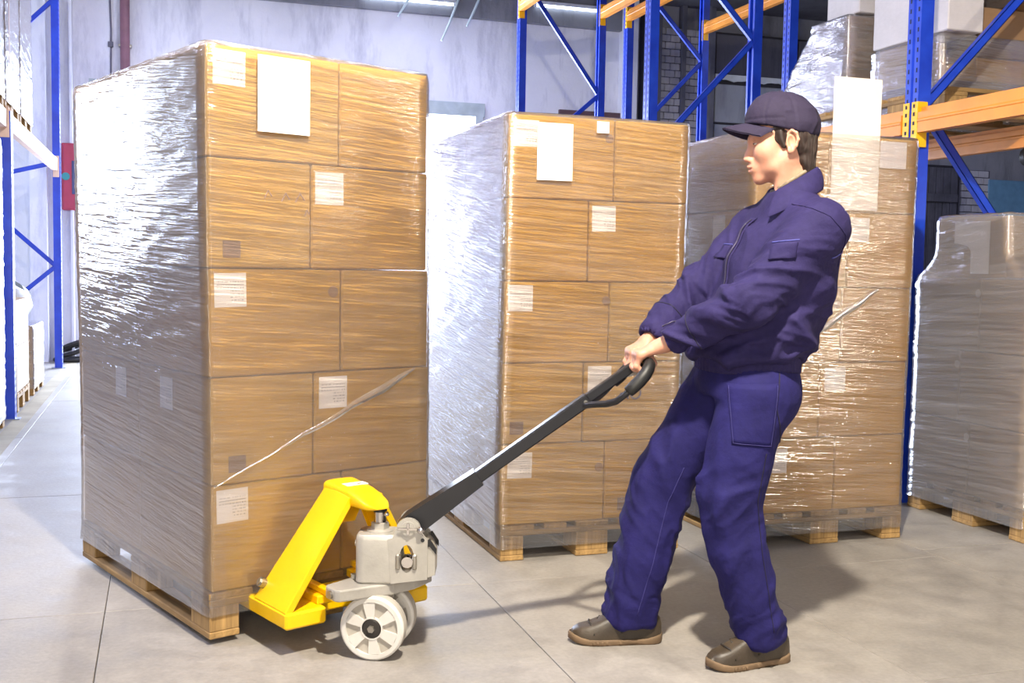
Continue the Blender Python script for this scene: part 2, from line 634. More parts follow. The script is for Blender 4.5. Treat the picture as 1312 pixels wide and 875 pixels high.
# pilaster right of the bricks
tr = MB()
tr.box(6.16, 6.42, WY - .16, WY, 0, ZC)
tr.box(6.74, 6.80, WY - .13, WY, 0, ZC)
struct('trim_5', tr, m_plain('steel_stanchion', srgb(86, 86, 98), .6))
tr = MB()
tr.box(7.03, 7.12, WY - .22, WY, 0, ZC)
tr.box(7.15, 7.22, WY - .16, WY, 0, ZC)
struct('trim_6', tr, m_plain('steel_column', srgb(112, 114, 128), .55))
# roller door with dark upper panels and a pale brush strip along its foot
PANEL_D = m_wall('dark_door_panel', srgb(86, 86, 96), srgb(104, 104, 114), srgb(64, 64, 72))
PANEL_L = m_wall('grey_door_panel', srgb(150, 156, 168), srgb(168, 174, 186), srgb(120, 124, 136))
d2 = struct('door_2', MB().box(7.25, 9.9, WY - .06, WY - .002, 0, 4.45), m_plain('door_backing', srgb(58, 58, 66), .8))
for i in range(4):
    MB().box(7.27 + i * .65, 7.90 + i * .65, WY - .10, WY - .06, 3.88, 4.42, .008).build('panel', PANEL_D, d2)
for z0, z1 in ((3.22, 3.74), (2.62, 3.19), (2.0, 2.59), (1.4, 1.97), (.02, 1.37)):
    MB().box(7.27, 9.86, WY - .10, WY - .06, z0, z1, .008).build('panel', PANEL_L, d2)
sm = MB()
n = 44
P = [[(7.25 + 2.6 * i / n, WY - .13, 3.87), (7.25 + 2.6 * i / n, WY - .13, 3.79 + .012 * math.sin(i * .9) + .006 * math.sin(i * 2.3))] for i in range(n + 1)]
sm.grid([[(p[0][0], p[0][1] + .02, p[0][2]) for p in P], [p[0] for p in P], [p[1] for p in P], [(p[1][0], p[1][1] + .02, p[1][2]) for p in P]])
sm.build('seal_strip', m_plain('pale_seal_rubber', srgb(214, 222, 230), .6), d2)
# plank door
d3 = struct('door_3', MB().box(10.6, 11.4, WY - .05, WY - .002, 0, 2.8), m_plain('plank_door_backing', srgb(40, 40, 48), .9))
PLK = m_wood('grey_plank', srgb(62, 62, 72), srgb(92, 92, 104), 'Z')
for i in range(6):
    MB().box(10.61 + i * .131, 10.61 + i * .131 + .125, WY - .085, WY - .05, .02, 2.76, .005).build('plank', PLK, d3)
MB().box(10.62, 11.38, WY - .12, WY - .085, 2.25, 2.37, .006).build('rail', PLK, d3)
MB().box(11.95, 13.4, WY - .09, WY - .002, 0, 2.62, .01).build('door_4', m_plain('pale_blue_door_paint', srgb(96, 140, 172), .55))['kind'] = 'structure'

# left wall with four windows (mostly outside the frame; their light is seen in the film)
wl = MB()
WIN = [(9.45, 11.45)]
wl.box(-5.28, -5.0, -2.2, 14.0, 0, 1.6)
wl.box(-5.28, -5.0, -2.2, 14.0, 3.2, ZC)
prev = -2.2
for a, b in WIN:
    wl.box(-5.28, -5.0, prev, a, 1.6, 3.2)
    prev = b
wl.box(-5.28, -5.0, prev, 14.0, 1.6, 3.2)
struct('wall_left', wl, WALL_D)
WFR = m_plain('window_frame_paint', srgb(206, 210, 214), .5)
for k, (a, b) in enumerate(WIN):
    m = MB()
    for y in (a, (a + b) / 2 - .03, b - .06): m.box(-5.2, -5.1, y, y + .06, 1.6, 3.2)
    for z in (1.6, 2.37, 3.14): m.box(-5.2, -5.1, a, b, z, z + .06)
    struct('window_%d' % (k + 1), m, WFR)
struct('wall_right', MB().box(14.0, 14.28, -2.2, 14.0, 0, ZC), WALL_D)
struct('wall_front', MB().box(-5.2, 14.2, -2.48, -2.2, 0, ZC), WALL_M)
struct('ceiling', MB().box(-5.3, 14.3, -2.5, 14.0, ZC, ZC + .2), CEIL_M)

# ---- small things on the back wall
LAMP_E = NT('lamp_tube')
LAMP_E.set((1, 1, 1, 1), .4)
LAMP_E.bsdf.inputs['Emission Color'].default_value = (.75, .86, 1, 1)
LAMP_E.bsdf.inputs['Emission Strength'].default_value = 6
LAMP_E = LAMP_E.m
WHITE_P = m_plain('white_enamel', srgb(214, 220, 230), .4)
for k, (x0, x1, z, lab) in enumerate(((2.35, 3.55, 4.47, 'cool white strip lamp along the top of the wall, left of the far blue posts'),
                                      (4.6, 5.65, 4.56, 'cool white strip lamp along the wall top, between the two far blue posts'))):
    L = thing('strip_lamp', lab, 'lamp', (x0, WY - .09, z), 0, 'strip lamps on the back wall')
    w = x1 - x0
    MB().box(0, w, -.07, 0, .015, .06, .006).build('housing', WHITE_P, L)
    MB().cyl((.03, -.04, 0), (w - .03, -.04, 0), .016, 10).build('tube', LAMP_E, L, 60)
    for xx in (0.0, w - .03):
        MB().box(xx, xx + .03, -.065, -.012, -.02, .02, .004).build('end_cap', WHITE_P, L)
PIPE_M = m_plain('maroon_pipe_paint', srgb(132, 92, 104), .5)
p = thing('wall_pipe', 'maroon vertical pipe running up the wall above the nearest wrapped load', 'pipe', (-.40, WY - .08, 3.30))
MB().cyl((0, 0, .05), (0, 0, 1.44), .055, 14).build('riser', PIPE_M, p, 60)
MB().tube([(0, 0, .06), (0, 0, .0), (-.04, 0, -.04), (-.18, 0, -.05)], .05, 12).build('elbow', m_plain('dark_pipe_elbow', srgb(92, 84, 98), .6), p, 60)
for zz in (.35, .95):
    MB().box(-.075, .075, -.02, .08, zz, zz + .03, .004).build('clamp', STEEL, p)
c = thing('wall_conduit', 'thin dark conduit on the wall just left of the maroon pipe', 'conduit', (-.56, WY - .012, 3.35))
MB().tube([(0, 0, 0), (.005, 0, .5), (-.01, 0, .95), (0, 0, 1.4)], .012, 6).build('conduit_run', m_plain('dark_conduit', srgb(110, 108, 124), .6), c, 60)
MB().box(-.03, .03, -.03, .012, .3, .36, .004).build('junction_box', m_plain('grey_box', srgb(96, 96, 110), .6), c)
# red hose cabinet
RED = m_plain('red_cabinet_paint', srgb(176, 58, 84), .45)
fc = thing('hose_cabinet', 'red fire hose cabinet with small dark window on the wall behind the left blue post', 'cabinet', (-1.04, WY - .22, 1.74))
MB().box(-.05, .60, 0, .22, 0, .76, .01).build('body', RED, fc)
d = MB().box(-.03, .58, -.015, 0, .02, .74, .006).build('door', RED, fc)
MB().box(.06, .34, -.024, -.015, .18, .56, .004).build('window_pane', m_plain('dark_glass', srgb(70, 78, 110), .15), d)
MB().lathe([(.0, .004), (.042, .004), (.045, 0), (.0, 0)], 16, Matrix.Translation((-.005, -.016, .38)) @ Matrix.Rotation(PI / 2, 4, 'X')).build('round_sticker', m_plain('green_sticker', srgb(60, 150, 150), .5), d)
MB().box(.42, .45, -.045, -.015, .33, .43, .005).build('handle', STEEL, d)
# heap of black hose on the floor by the wall
h = thing('coiled_hose', 'loose coil of black hose lying against the back wall behind the left blue post', 'hose', (-.98, WY - .34, 0))
for k in range(3):
    pts = [(.19 * math.cos(q * PI / 10) * (1 - .1 * k), .13 * math.sin(q * PI / 10) + .03 * k, .03 + .045 * k + .13 * (.5 + .5 * math.sin(q * PI / 10 + k)) * (k > 0)) for q in range(19)]
    MB().tube(pts, .026, 8).build('hose_loop', RUBBER, h, 60)
# rusty rail on the wall, seen between the far posts
r = thing('wall_rail', 'rusty horizontal rail on the wall between the far blue posts', 'rail', (4.99, WY - .1, 3.19))
MB().box(0, .92, 0, .05, 0, .065, .004).build('rail_bar', m_plain('rusty_steel', srgb(96, 70, 74), .75), r)
for xx in (.1, .75): MB().box(xx, xx + .05, .05, .1, .01, .055).build('rail_bracket', STEEL, r)
# pale strap ends that hang from the ceiling
STR = m_plain('pale_strap', srgb(196, 212, 214), .6)
for k, (x, z0, dx, lab) in enumerate(((3.30, 3.95, .36, 'pale frayed strap hanging in the middle under the wall lamp'), (3.62, 4.15, .3, 'shorter pale strap end hanging right of the frayed one'), (2.75, 4.2, .35, 'pale strap hanging leftmost beside the wall lamp'))):
    m = MB()
    P1 = [(x, WY - .42, z0), (x + dx * .3, WY - .4, z0 + .3 * (ZC - z0)), (x + dx * .6, WY - .38, z0 + .65 * (ZC - z0)), (x + dx, WY - .36, ZC)]
    m.tube(P1, [.012, .017, .017, .016], 6)
    tag(m.build('hanging_strap', STR, None, 60), lab, 'strap', 'straps hanging from the ceiling')

# ================================================================== pallets, cartons, film
def vnoise2(x, y, seed=0):
    """value noise on numpy arrays"""
    xi, yi = np.floor(x).astype(np.int64), np.floor(y).astype(np.int64)
    xf, yf = x - xi, y - yi
    u, v = xf * xf * (3 - 2 * xf), yf * yf * (3 - 2 * yf)
    def h(i, j):
        n = (i * 374761393 + j * 668265263 + seed * 982451653) & 0x7fffffff
        n = ((n ^ (n >> 13)) * 1274126177) & 0x7fffffff
        return ((n ^ (n >> 16)) & 0xffff) / 65535.0
    a, b, c, d = h(xi, yi), h(xi + 1, yi), h(xi, yi + 1), h(xi + 1, yi + 1)
    return (a * (1 - u) + b * u) * (1 - v) + (c * (1 - u) + d * u) * v


PAL = {}


def pal_mesh(key, sx, sy, sz, mat):
    if key not in PAL:
        PAL[key] = MB().box(0, sx, 0, sy, 0, sz, .003).mesh(key[0], mat)
    return PAL[key]


def pallet(label, loc, rz, group='wooden pallets', hide_rows=()):
    t = thing('wooden_pallet', label, 'pallet', loc, rz, group)
    x = 0.0
    for i, w in enumerate((.145, .1, .145, .1, .145)):
        obj('deck_board', pal_mesh(('deck_board', w), w, 1.2, .022, WOODY), t, (x, 0, .122))
        x += w + .04125
    for y in (0, .5275, 1.055):
        obj('stringer_board', pal_mesh(('stringer_board', 0), .8, .145, .022, WOODX), t, (0, y, .100))
    for bx, bw in ((0, .1), (.3275, .145), (.7, .1)):
        for y in (0, .5275, 1.055):
            obj('block', pal_mesh(('block', bw), bw - .002, .143, .078, WOODZ), t, (bx + .001, y + .001, .022))
        obj('bottom_board', pal_mesh(('bottom_board', bw), bw, 1.2, .022, WOODY), t, (bx, 0, 0))
    return t


LAB = MB().box(0, .104, -.0012, 0, 0, .104).mesh('paper_label', LABEL_M)
MARK = MB().box(0, .058, -.0008, 0, 0, .052).mesh('print_mark', PRINT_INK)
SEAL = MB().lathe([(.0, .0012), (.017, .0012), (.019, 0)], 14, Matrix.Rotation(PI / 2, 4, 'X')).mesh('round_seal', TAPE_SPOT)
SEALP = MB().lathe([(.0, .0012), (.017, .0012), (.019, 0)], 14, Matrix.Rotation(PI / 2, 4, 'X')).mesh('round_seal', SEAL_PALE)


def carton(label, parent_M, x0, x1, y0, y1, z0, z1, mat=None, group=None, label_at=None, marks=(), seal=None, rz=0.0, name='carton', dark=False):
    """box body with panels; local origin at its front left lower corner"""
    M = parent_M @ Matrix.Translation((x0, y0, z0))
    t = thing(name, label, 'carton', (0, 0, 0), 0, group)
    t.matrix_world = M @ Matrix.Rotation(rz, 4, 'Z')
    w, l, h = x1 - x0, y1 - y0, z1 - z0
    mat = mat or random.choice(CARTON)
    MB().box(0, w, 0, l, 0, h, .005).build('body', mat, t)
    # flap seam and tape on the top
    MB().box(.002, w - .002, l / 2 - .025, l / 2 + .025, h, h + .0006).build('tape', m_tape, t)
    if label_at is not None:
        obj('paper_label', LAB, t, (label_at[0], 0, h - label_at[1] - .104), (0, random.uniform(-.02, .02), 0))
    for (mx, mz) in marks:
        obj('print_mark', MARK, t, (mx, 0, mz))
    if seal is not None:
        obj('round_seal', SEAL, t, (seal[0], 0, seal[1]))
    return t


m_tape = m_plain('parcel_tape', srgb(176, 132, 76), .3)
ORD = ['top', 'second', 'third', 'fourth', 'bottom']


def stack(where, base, W, L, z0, rh, pats, info, group, lean):
    """five layers; each layer has two cartons on the face and one long carton behind"""
    out = []
    for k in range(5):          # k=0 top
        za = z0 + rh * (4 - k)
        s = pats[k]
        dep = L * .5
        d = info.get(k, {})
        dx = lean[k] + random.uniform(-.0015, .0015)
        for side, a, b in (('left', 0, s), ('right', s, W)):
            e = d.get(side, {})
            lab = '%s carton, %s row, front of %s%s' % (side, ORD[k], where, e.get('say', ''))
            carton(lab, base, a + .002 + dx, b - .002 + dx, random.uniform(0, .004), dep - .003, za + .0015, za + rh - .0015,
                   None, group, e.get('label'), e.get('marks', ()), e.get('seal'))
        lab = 'rear carton in the %s row of %s, seen through film' % (ORD[k], where)
        carton(lab, base, .003 + dx, W - .003, dep, L - .003, za + .0015, za + rh - .0015, CARTON[k % 3], group)


def film(name, label, loc, rz, levels, mat, seed=0, off=.005, amp=.003, dz=.012, tilt=.06, group='stretch film wraps', rim=.10, cell=.05):
    """levels: list of (z, x0, x1, y0, y1), bottom to top"""
    lv = np.array(levels, float)
    z0, z1 = lv[0, 0], lv[-1, 0]
    zs = np.arange(z0, z1 + dz * .5, dz)
    zs[-1] = z1
    def rect(z): return [np.interp(z, lv[:, 0], lv[:, i]) for i in range(1, 5)]
    x0, x1, y0, y1 = rect(z0)
    # perimeter template: fractions on each side, with rounded corners
    rad = .012
    segs = []
    W, L = lv[:, 2].max() - lv[:, 1].min(), lv[:, 4].max() - lv[:, 3].min()
    nW, nL = max(3, int(W / cell)), max(3, int(L / cell))
    T = []     # (fx, fy, nx, ny)
    def side(ax, ay, bx, by, n, nx, ny):
        for i in range(n + 1):
            q = i / n
            T.append((ax + (bx - ax) * q, ay + (by - ay) * q, nx, ny, i == 0 or i == n))
    side(0, 0, 1, 0, nW, 0, -1); side(1, 0, 1, 1, nL, 1, 0); side(1, 1, 0, 1, nW, 0, 1); side(0, 1, 0, 0, nL, -1, 0)
    T = np.array(T, float)
    n = len(T)
    # corner normals point diagonally a little
    V, UV = [], []
    sper = np.zeros(n)
    for i in range(1, n):
        sper[i] = sper[i - 1] + abs(T[i, 0] - T[i - 1, 0]) * W + abs(T[i, 1] - T[i - 1, 1]) * L + (rad if (T[i, 2:4] != T[i - 1, 2:4]).any() else 0)
    tot = sper[-1] + rad
    rows = []
    for z in zs:
        a0, a1, b0, b1 = rect(z)
        w1 = vnoise2(sper * 2.2 + seed, np.full(n, z * 70) + sper * tilt * 70, seed)
        w2 = vnoise2(sper * 5 + seed, np.full(n, z * 26) - sper * tilt * 40, seed + 5)
        r = off + amp * np.abs(w1 * 2 - 1) + amp * .8 * w2
        ins = T[:, 4] * rad
        X = a0 + (a1 - a0) * T[:, 0] + T[:, 2] * r
        Y = b0 + (b1 - b0) * T[:, 1] + T[:, 3] * r
        # pull the end points of every side back from the corner to round it
        cx, cy = (a0 + a1) / 2, (b0 + b1) / 2
        X = X - np.where(T[:, 2] == 0, np.sign(X - cx) * ins * .6, 0)
        Y = Y - np.where(T[:, 3] == 0, np.sign(Y - cy) * ins * .6, 0)
        rows.append(np.stack([X, Y, np.full(n, z) + .002 * (w2 - .5)], 1))
        UV.append(np.stack([sper, np.full(n, z)], 1))
    a0, a1, b0, b1 = rect(z1)
    cx, cy = (a0 + a1) / 2, (b0 + b1) / 2
    for q, dzz in ((.012, .004), (rim * .5, .006), (rim, .005)):
        P = rows[len(zs) - 1].copy()
        P[:, 0] += np.sign(cx - P[:, 0]) * np.minimum(q, np.abs(cx - P[:, 0]))
        P[:, 1] += np.sign(cy - P[:, 1]) * np.minimum(q, np.abs(cy - P[:, 1]))
        P[:, 2] = z1 + dzz + .004 * vnoise2(sper * 14, sper * 0 + q * 60, seed)
        rows.append(P)
        UV.append(np.stack([sper, np.full(n, z1 + q)], 1))
    m = len(rows)
    V = np.concatenate(rows)
    ii, jj = np.meshgrid(np.arange(m - 1), np.arange(n), indexing='ij')
    j2 = (jj + 1) % n
    Fq = np.stack([ii * n + jj, ii * n + j2, (ii + 1) * n + j2, (ii + 1) * n + jj], -1).reshape(-1, 4)
    me = np_mesh(name, V, Fq, mat, True)
    ul = me.uv_layers.new(name='uv')
    li = np.empty(len(me.loops), np.int32)
    me.loops.foreach_get('vertex_index', li)
    ul.data.foreach_set('uv', np.concatenate(UV)[li].astype(np.float32).ravel())
    o = obj(name, me, None, loc, (0, 0, rz))
    return tag(o, label, 'film', group)


def film_tail(parent, pts, width, mat, name='film_tail'):
    """gathered, twisted end of the film that lies across a load"""
    n = len(pts)
    rows = [[], [], [], []]
    for i, (x, y, z) in enumerate(pts):
        w = width[i]
        for k, (dz, dy) in enumerate(((w, 0), (w * .3, -.006), (-w * .35, -.004), (-w, 0))):
            rows[k].append((x, y + dy + random.uniform(-.001, .001), z + dz))
    mb = MB().grid(rows)
    mb.uv = [(v[0], v[2] * .2) for v in mb.v]
    return mb.build(name, mat, parent, True)


TH1 = math.radians(21.3903)
P1L = (.1329, 3.3965, .0188)
M1 = Matrix.Translation(P1L) @ Matrix.Rotation(TH1, 4, 'Z')
P2L, TH2 = (1.2853, 4.0925, 0), math.radians(1.2855)
M2 = Matrix.Translation(P2L) @ Matrix.Rotation(TH2, 4, 'Z')
P3L, TH3 = (2.3476, 4.0204, 0), math.radians(.781)
M3 = Matrix.Translation(P3L) @ Matrix.Rotation(TH3, 4, 'Z')

n1, n2, n3 = 'nearest wrapped load', 'middle wrapped load', 'load behind the worker'
pallet('wooden pallet under the nearest wrapped load, lifted on the yellow jack', P1L, TH1)
pallet('wooden pallet under the middle wrapped load', P2L, TH2)
pallet('wooden pallet under the load behind the worker', P3L, TH3)
A_, B_ = .457, .352
lo = (.016, .014)
stack(n1, M1, .804, 1.2066, .144, .334, [A_, B_, A_, B_, A_], {
    0: {'left': dict(label=(.022, .012))},
    1: {'right': dict(label=(.012, .02)), 'left': dict(marks=((.05, .03),))},
    2: {'left': dict(label=lo, seal=(.425, .26), say=', with round seal')},
    3: {'right': dict(label=lo), 'left': dict(marks=((.055, .035),))},
    4: {'left': dict(label=lo)}}, 'cartons on the nearest wrapped pallet', (-.010, -.007, .001, .006, .008))
stack(n2, M2, .791, 1.2, .144, .3276, [A_, B_, A_, B_, A_], {
    0: {'left': dict(label=(.02, .02), seal=(.43, .25), say=', with two papers')},
    1: {'right': dict(label=(.012, .018))},
    2: {'left': dict(label=lo, seal=(.44, .25))},
    3: {'right': dict(label=lo), 'left': dict(marks=((.035, .04),))},
    4: {'left': dict(label=(.03, .03), seal=(.43, .22)), 'right': dict(marks=((.06, .035),))}}, 'cartons on the middle wrapped pallet', (.007, .003, -.001, -.003, -.006))
stack(n3, M3, .80, 1.2, .144, .3244, [B_, A_, A_ - .01, B_, A_ - .01], {
    0: {},
    1: {'right': dict(label=(.0, .02))},
    2: {'left': dict(seal=(.42, .25))},
    3: {'right': dict(label=(.025, .02))},
    4: {'left': dict(label=(.10, .04))}}, 'cartons on the pallet behind the worker', (.007, .006, .0, -.004, -.008))

H1, H2, H3 = .144 + .334 * 5, .144 + .3276 * 5, .144 + .3244 * 5
f1 = film('stretch_film', 'glossy clear stretch film around the nearest load', P1L, TH1,
          [(.072, 0, .804, 0, 1.2066), (.144, .004, .812, 0, 1.2066), (.48, .006, .812, 0, 1.2066), (.85, .003, .808, 0, 1.2066), (1.14, -.004, .803, 0, 1.2066), (H1 - .02, -.012, .795, 0, 1.2066), (H1 + .004, -.008, .791, .004, 1.2)], FILM, 3, tilt=.09)
f2 = film('stretch_film', 'glossy clear stretch film around the middle load', P2L, TH2,
          [(.05, -.002, .791, 0, 1.2), (.3, -.008, .787, 0, 1.2), (H2 - .02, .005, .800, 0, 1.2), (H2 + .004, .008, .797, .003, 1.197)], FILM_B, 8, tilt=.10)
f3 = film('stretch_film', 'glossy clear stretch film around the load behind the worker', P3L, TH3,
          [(.05, -.002, .80, 0, 1.2), (.3, -.010, .794, 0, 1.2), (H3 - .02, .005, .809, 0, 1.2), (H3 + .004, .008, .806, .003, 1.197)], FILM_B, 14, tilt=.05)
# gathered tails of film
def s_pts(p, q, n=9, y=-.012): return [(p[0] + (q[0] - p[0]) * i / n, y - .003 * math.sin(i * 2.1), p[1] + (q[1] - p[1]) * i / n + .003 * math.sin(i * 1.7)) for i in range(n + 1)]
film_tail(f1, s_pts((.01, .475), (.74, .806), 12), [.003, .004, .004, .005, .006, .007, .008, .010, .012, .014, .016, .012, .004], FILM)
film_tail(f3, s_pts((.24, .88), (.62, 1.11), 9), [.010, .012, .014, .016, .016, .016, .015, .014, .012, .006], FILM_MILKY)

# labels on the long sides of the cartons, seen through the film
def side_label(start, y, z):
    for c in COL.objects:
        if c.get('label', '').startswith(start):
            obj('paper_label', LAB, c, (-.0012, y + .104, z), (0, 0, -PI / 2))
side_label('left carton, fourth row, front of nearest', .30, .20)
side_label('left carton, second row, front of the load behind'.replace('the load', 'load'), .25, .20)
side_label('rear carton in the third row of middle', .20, .20)
side_label('rear carton in the fourth row of nearest', .12, .2)

# plain sheets of paper on the loads
def sheet(label, M, x0, x1, z0, z1, y, mat=PAPER):
    mb = MB()
    n = 6
    g = [[(x0 + (x1 - x0) * i / n, y - .002 * math.sin(i * 1.1) ** 2, z0 + (z1 - z0) * j / n) for i in range(n + 1)] for j in range(n + 1)]
    mb.grid(g)
    mb.grid([[(v[0], v[1] + .0012, v[2]) for v in r[::-1]] for r in g])
    o = mb.build('paper_sheet', mat, None, True)
    o.matrix_world = M
    return tag(o, label, 'paper', 'plain paper sheets on the loads')


sheet('plain white sheet stuck on the film at the top of the nearest load', M1, .152, .330, H1 - .248, H1 - .016, -.016)
sheet('plain white sheet stuck on the film at the top of the middle load', M2, .122, .272, H2 - .255, H2 - .03, -.016)
sheet('small blank square of paper near the top edge of the middle load', M2, .375, .428, H2 - .058, H2 - .012, -.016)
sheet('tall cream sheet standing above the load behind the worker', M3, .365, .605, H3 - .315, H3 + .245, -.0022, m_plain('cream_card', srgb(240, 230, 218), .7, var=.02))
sheet('small blank sheet right of the tall cream sheet', M3, .608, .745, H3 - .13, H3 - .015, -.0030)

# faded stamp on a carton of the middle load: two strokes and a ring
st = MB()
for i in range(3): st.box(.515 + i * .016, .523 + i * .016, -.0012, 0, .644, .67)
st.box(.515, .555, -.0012, 0, .664, .670)
st.lathe([(.020, 0), (.027, 0), (.027, .0012), (.020, .0012)], 20, Matrix.Translation((.585, 0, .668)) @ Matrix.Rotation(PI / 2, 4, 'X'), True)
for c in COL.objects:
    if c.get('label', '').startswith('right carton, fourth row, front of middle'):
        o = st.build('printed_logo', PRINT_BLUE, c)
        o.location = tuple(-Vector((B_ + .002, .002, .144 + .3276)))
    if c.get('label', '').startswith('left carton, second row, front of nearest'):
        mb = MB()
        for i, (xx, zz, rr) in enumerate(((.2, .23, .012), (.26, .222, .014), (.31, .222, .016), (.335, .18, .008))):
            mb.tube([(xx - rr, -.0008, zz - .012), (xx, -.0008, zz + rr), (xx + rr, -.0008, zz - .006)], .0022, 5)
        mb.build('faded_mark', m_plain('faded_mark_ink', srgb(186, 160, 150), .7), c)

# ---------------- fourth load, under the right-hand rack (its aisle face is 0.8 m wide)
PX, PY0, PY1 = 3.6164, 3.8127, 4.5915
M4 = Matrix.Translation((PX, PY1, 0)) @ Matrix.Rotation(-PI / 2, 4, 'Z')     # local x runs toward the camera, local y away from the aisle
n4 = 'the load under the right rack'
pallet('wooden pallet under the purple lit load at the right edge', (PX, PY1, 0), -PI / 2)
W4 = PY1 - PY0
for k, (s, rowname) in enumerate(((.42, 'bottom'), (.335, 'middle'), (.455, 'top'))):
    za = .144 + .34 * k
    for side, a, b in (('far', 0, s), ('near', s, W4)):
        t = carton('%s carton, %s full row of %s' % (side, rowname, n4), M4, a + .002, b - .002, .002, .6, za + .0015, za + .3385,
                   CARTON_GREY, 'cartons on the pallet under the right rack')
        if side == 'far': obj('round_seal', SEALP, t, (b - .02, 0, .27))
carton('upper carton with torn white paper on the load under the right rack', M4, .125, .585, .02, .42, 1.168, 1.452, CARTON_GREY, 'cartons on the pallet under the right rack')
carton('smaller brown carton leaning behind the upper one, beside the blue post', M4, .005, .12, .22, .62, 1.168, 1.40, CARTON[1], 'cartons on the pallet under the right rack')
tp = MB()
tp.prism([(.0, .0), (.0, -.10), (.09, -.115), (.115, -.14), (.115, -.245), (.235, -.245), (.235, .0)], 0, .0012, Matrix.Rotation(PI / 2, 4, 'X'))
o = tp.build('torn_paper', PAPER)
o.matrix_world = M4 @ Matrix.Translation((.245, .0165, 1.432))
tag(o, 'torn white paper sheet on the upper carton at the right edge', 'paper', 'plain paper sheets on the loads')
film('stretch_film', 'crumpled milky film over the load under the right rack', (PX, PY1, 0), -PI / 2,
     [(.06, 0, W4, 0, 1.2), (1.15, 0, W4, 0, 1.2), (1.175, .005, W4 - .005, .003, 1.0), (1.215, .07, .72, .012, .75), (1.27, .112, .60, .016, .56), (1.44, .12, .59, .016, .50), (1.462, .125, .585, .022, .5)],
     FILM_P4, 21, amp=.006, tilt=-.05, rim=.16)

# ---------------- loads on the upper beams of the right-hand rack
ZB = 2.01
gU = 'cartons on the upper right rack'
for (x, y) in ((3.86, 5.62), (3.86, 4.74)):
    pallet('wooden pallet on the upper right beams, %s' % ('farther from the camera' if y > 5 else 'just behind the near blue post'), (x, y + (.8 if y > 5 else .8), ZB - .0), -PI / 2)
MI = Matrix.Identity(4)
FX = 3.90
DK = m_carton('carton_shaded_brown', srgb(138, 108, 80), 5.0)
PALE = m_carton('carton_whitish', srgb(196, 192, 196), 6.0)
zU = ZB + .146
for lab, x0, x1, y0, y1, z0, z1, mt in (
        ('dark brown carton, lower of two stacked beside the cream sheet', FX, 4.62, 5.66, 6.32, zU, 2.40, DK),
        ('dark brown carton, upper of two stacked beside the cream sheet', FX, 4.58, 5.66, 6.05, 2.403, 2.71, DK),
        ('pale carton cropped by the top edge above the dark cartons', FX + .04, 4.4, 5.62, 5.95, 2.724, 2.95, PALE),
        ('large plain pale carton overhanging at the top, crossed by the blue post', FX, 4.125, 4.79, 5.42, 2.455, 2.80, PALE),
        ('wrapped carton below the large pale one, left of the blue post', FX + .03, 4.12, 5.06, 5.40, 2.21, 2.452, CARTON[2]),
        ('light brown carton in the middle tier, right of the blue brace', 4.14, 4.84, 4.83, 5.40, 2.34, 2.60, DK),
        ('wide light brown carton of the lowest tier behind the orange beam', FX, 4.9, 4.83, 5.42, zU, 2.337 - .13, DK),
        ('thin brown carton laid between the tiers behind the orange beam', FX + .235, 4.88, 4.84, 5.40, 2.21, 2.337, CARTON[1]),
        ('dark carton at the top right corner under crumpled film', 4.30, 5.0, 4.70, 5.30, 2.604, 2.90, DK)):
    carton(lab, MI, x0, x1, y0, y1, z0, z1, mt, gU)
film('stretch_film', 'bright white film sloping over the dark cartons beside the cream sheet', (0, 0, 0), 0,
     [(2.02, FX, 4.64, 5.655, 6.36), (2.36, FX, 4.64, 5.655, 6.34), (2.48, FX, 4.62, 5.655, 6.25), (2.66, FX, 4.60, 5.655, 6.06), (2.715, FX, 4.58, 5.66, 6.04)], FILM_MILKY, 31, amp=.008, tilt=-.12)
film('stretch_film', 'pale film around the lower cartons behind the near blue post', (0, 0, 0), 0,
     [(2.03, FX, 4.9, 4.825, 5.43), (2.44, FX, 4.9, 4.83, 5.42), (2.452, FX + .02, 4.88, 4.85, 5.40)], FILM_MILKY, 37, amp=.006, tilt=-.06)
film('stretch_film', 'crumpled film over the dark carton in the top right corner', (0, 0, 0), 0,
     [(2.60, 4.27, 5.05, 4.66, 5.34), (2.75, 4.24, 5.05, 4.64, 5.34), (2.92, 4.28, 5.02, 4.68, 5.32)], FILM, 39, amp=.016, tilt=.5, rim=.2)

# ---------------- loads in the left rack
gL = 'cartons in the left rack'
XL = -1.06
def left_load(y0, y1, z, h, lab, wrapped, filmlab, mat=None, top=None):
    pallet('wooden pallet under %s' % lab, (XL - .02, y0, z), PI / 2) if False else None
    t = pallet('wooden pallet under %s' % lab, (XL, y0 + .0, z), PI / 2)
    # rotated pallet: local x runs down the aisle, local y away from it
    hh = (h - .144) / 2
    for k in range(2):
        carton('%s carton of %s' % (('lower', 'upper')[k], lab), MI, XL - 1.18, XL - .004, y0 + .004, min(y0 + .8, y1) - .004, z + .1455 + hh * k, z + .144 + hh * (k + 1) - .002, mat or CARTON_GREY, gL)
    if wrapped:
        film('stretch_film', filmlab, (0, 0, 0), 0, [(z + .06, XL - 1.2, XL, y0, y0 + .8), (z + h - .03, XL - 1.2, XL, y0, y0 + .8), (z + h, XL - 1.195, XL - .005, y0 + .005, y0 + .795)], FILM_MILKY, int(y0 * 10), amp=.006, tilt=.10)


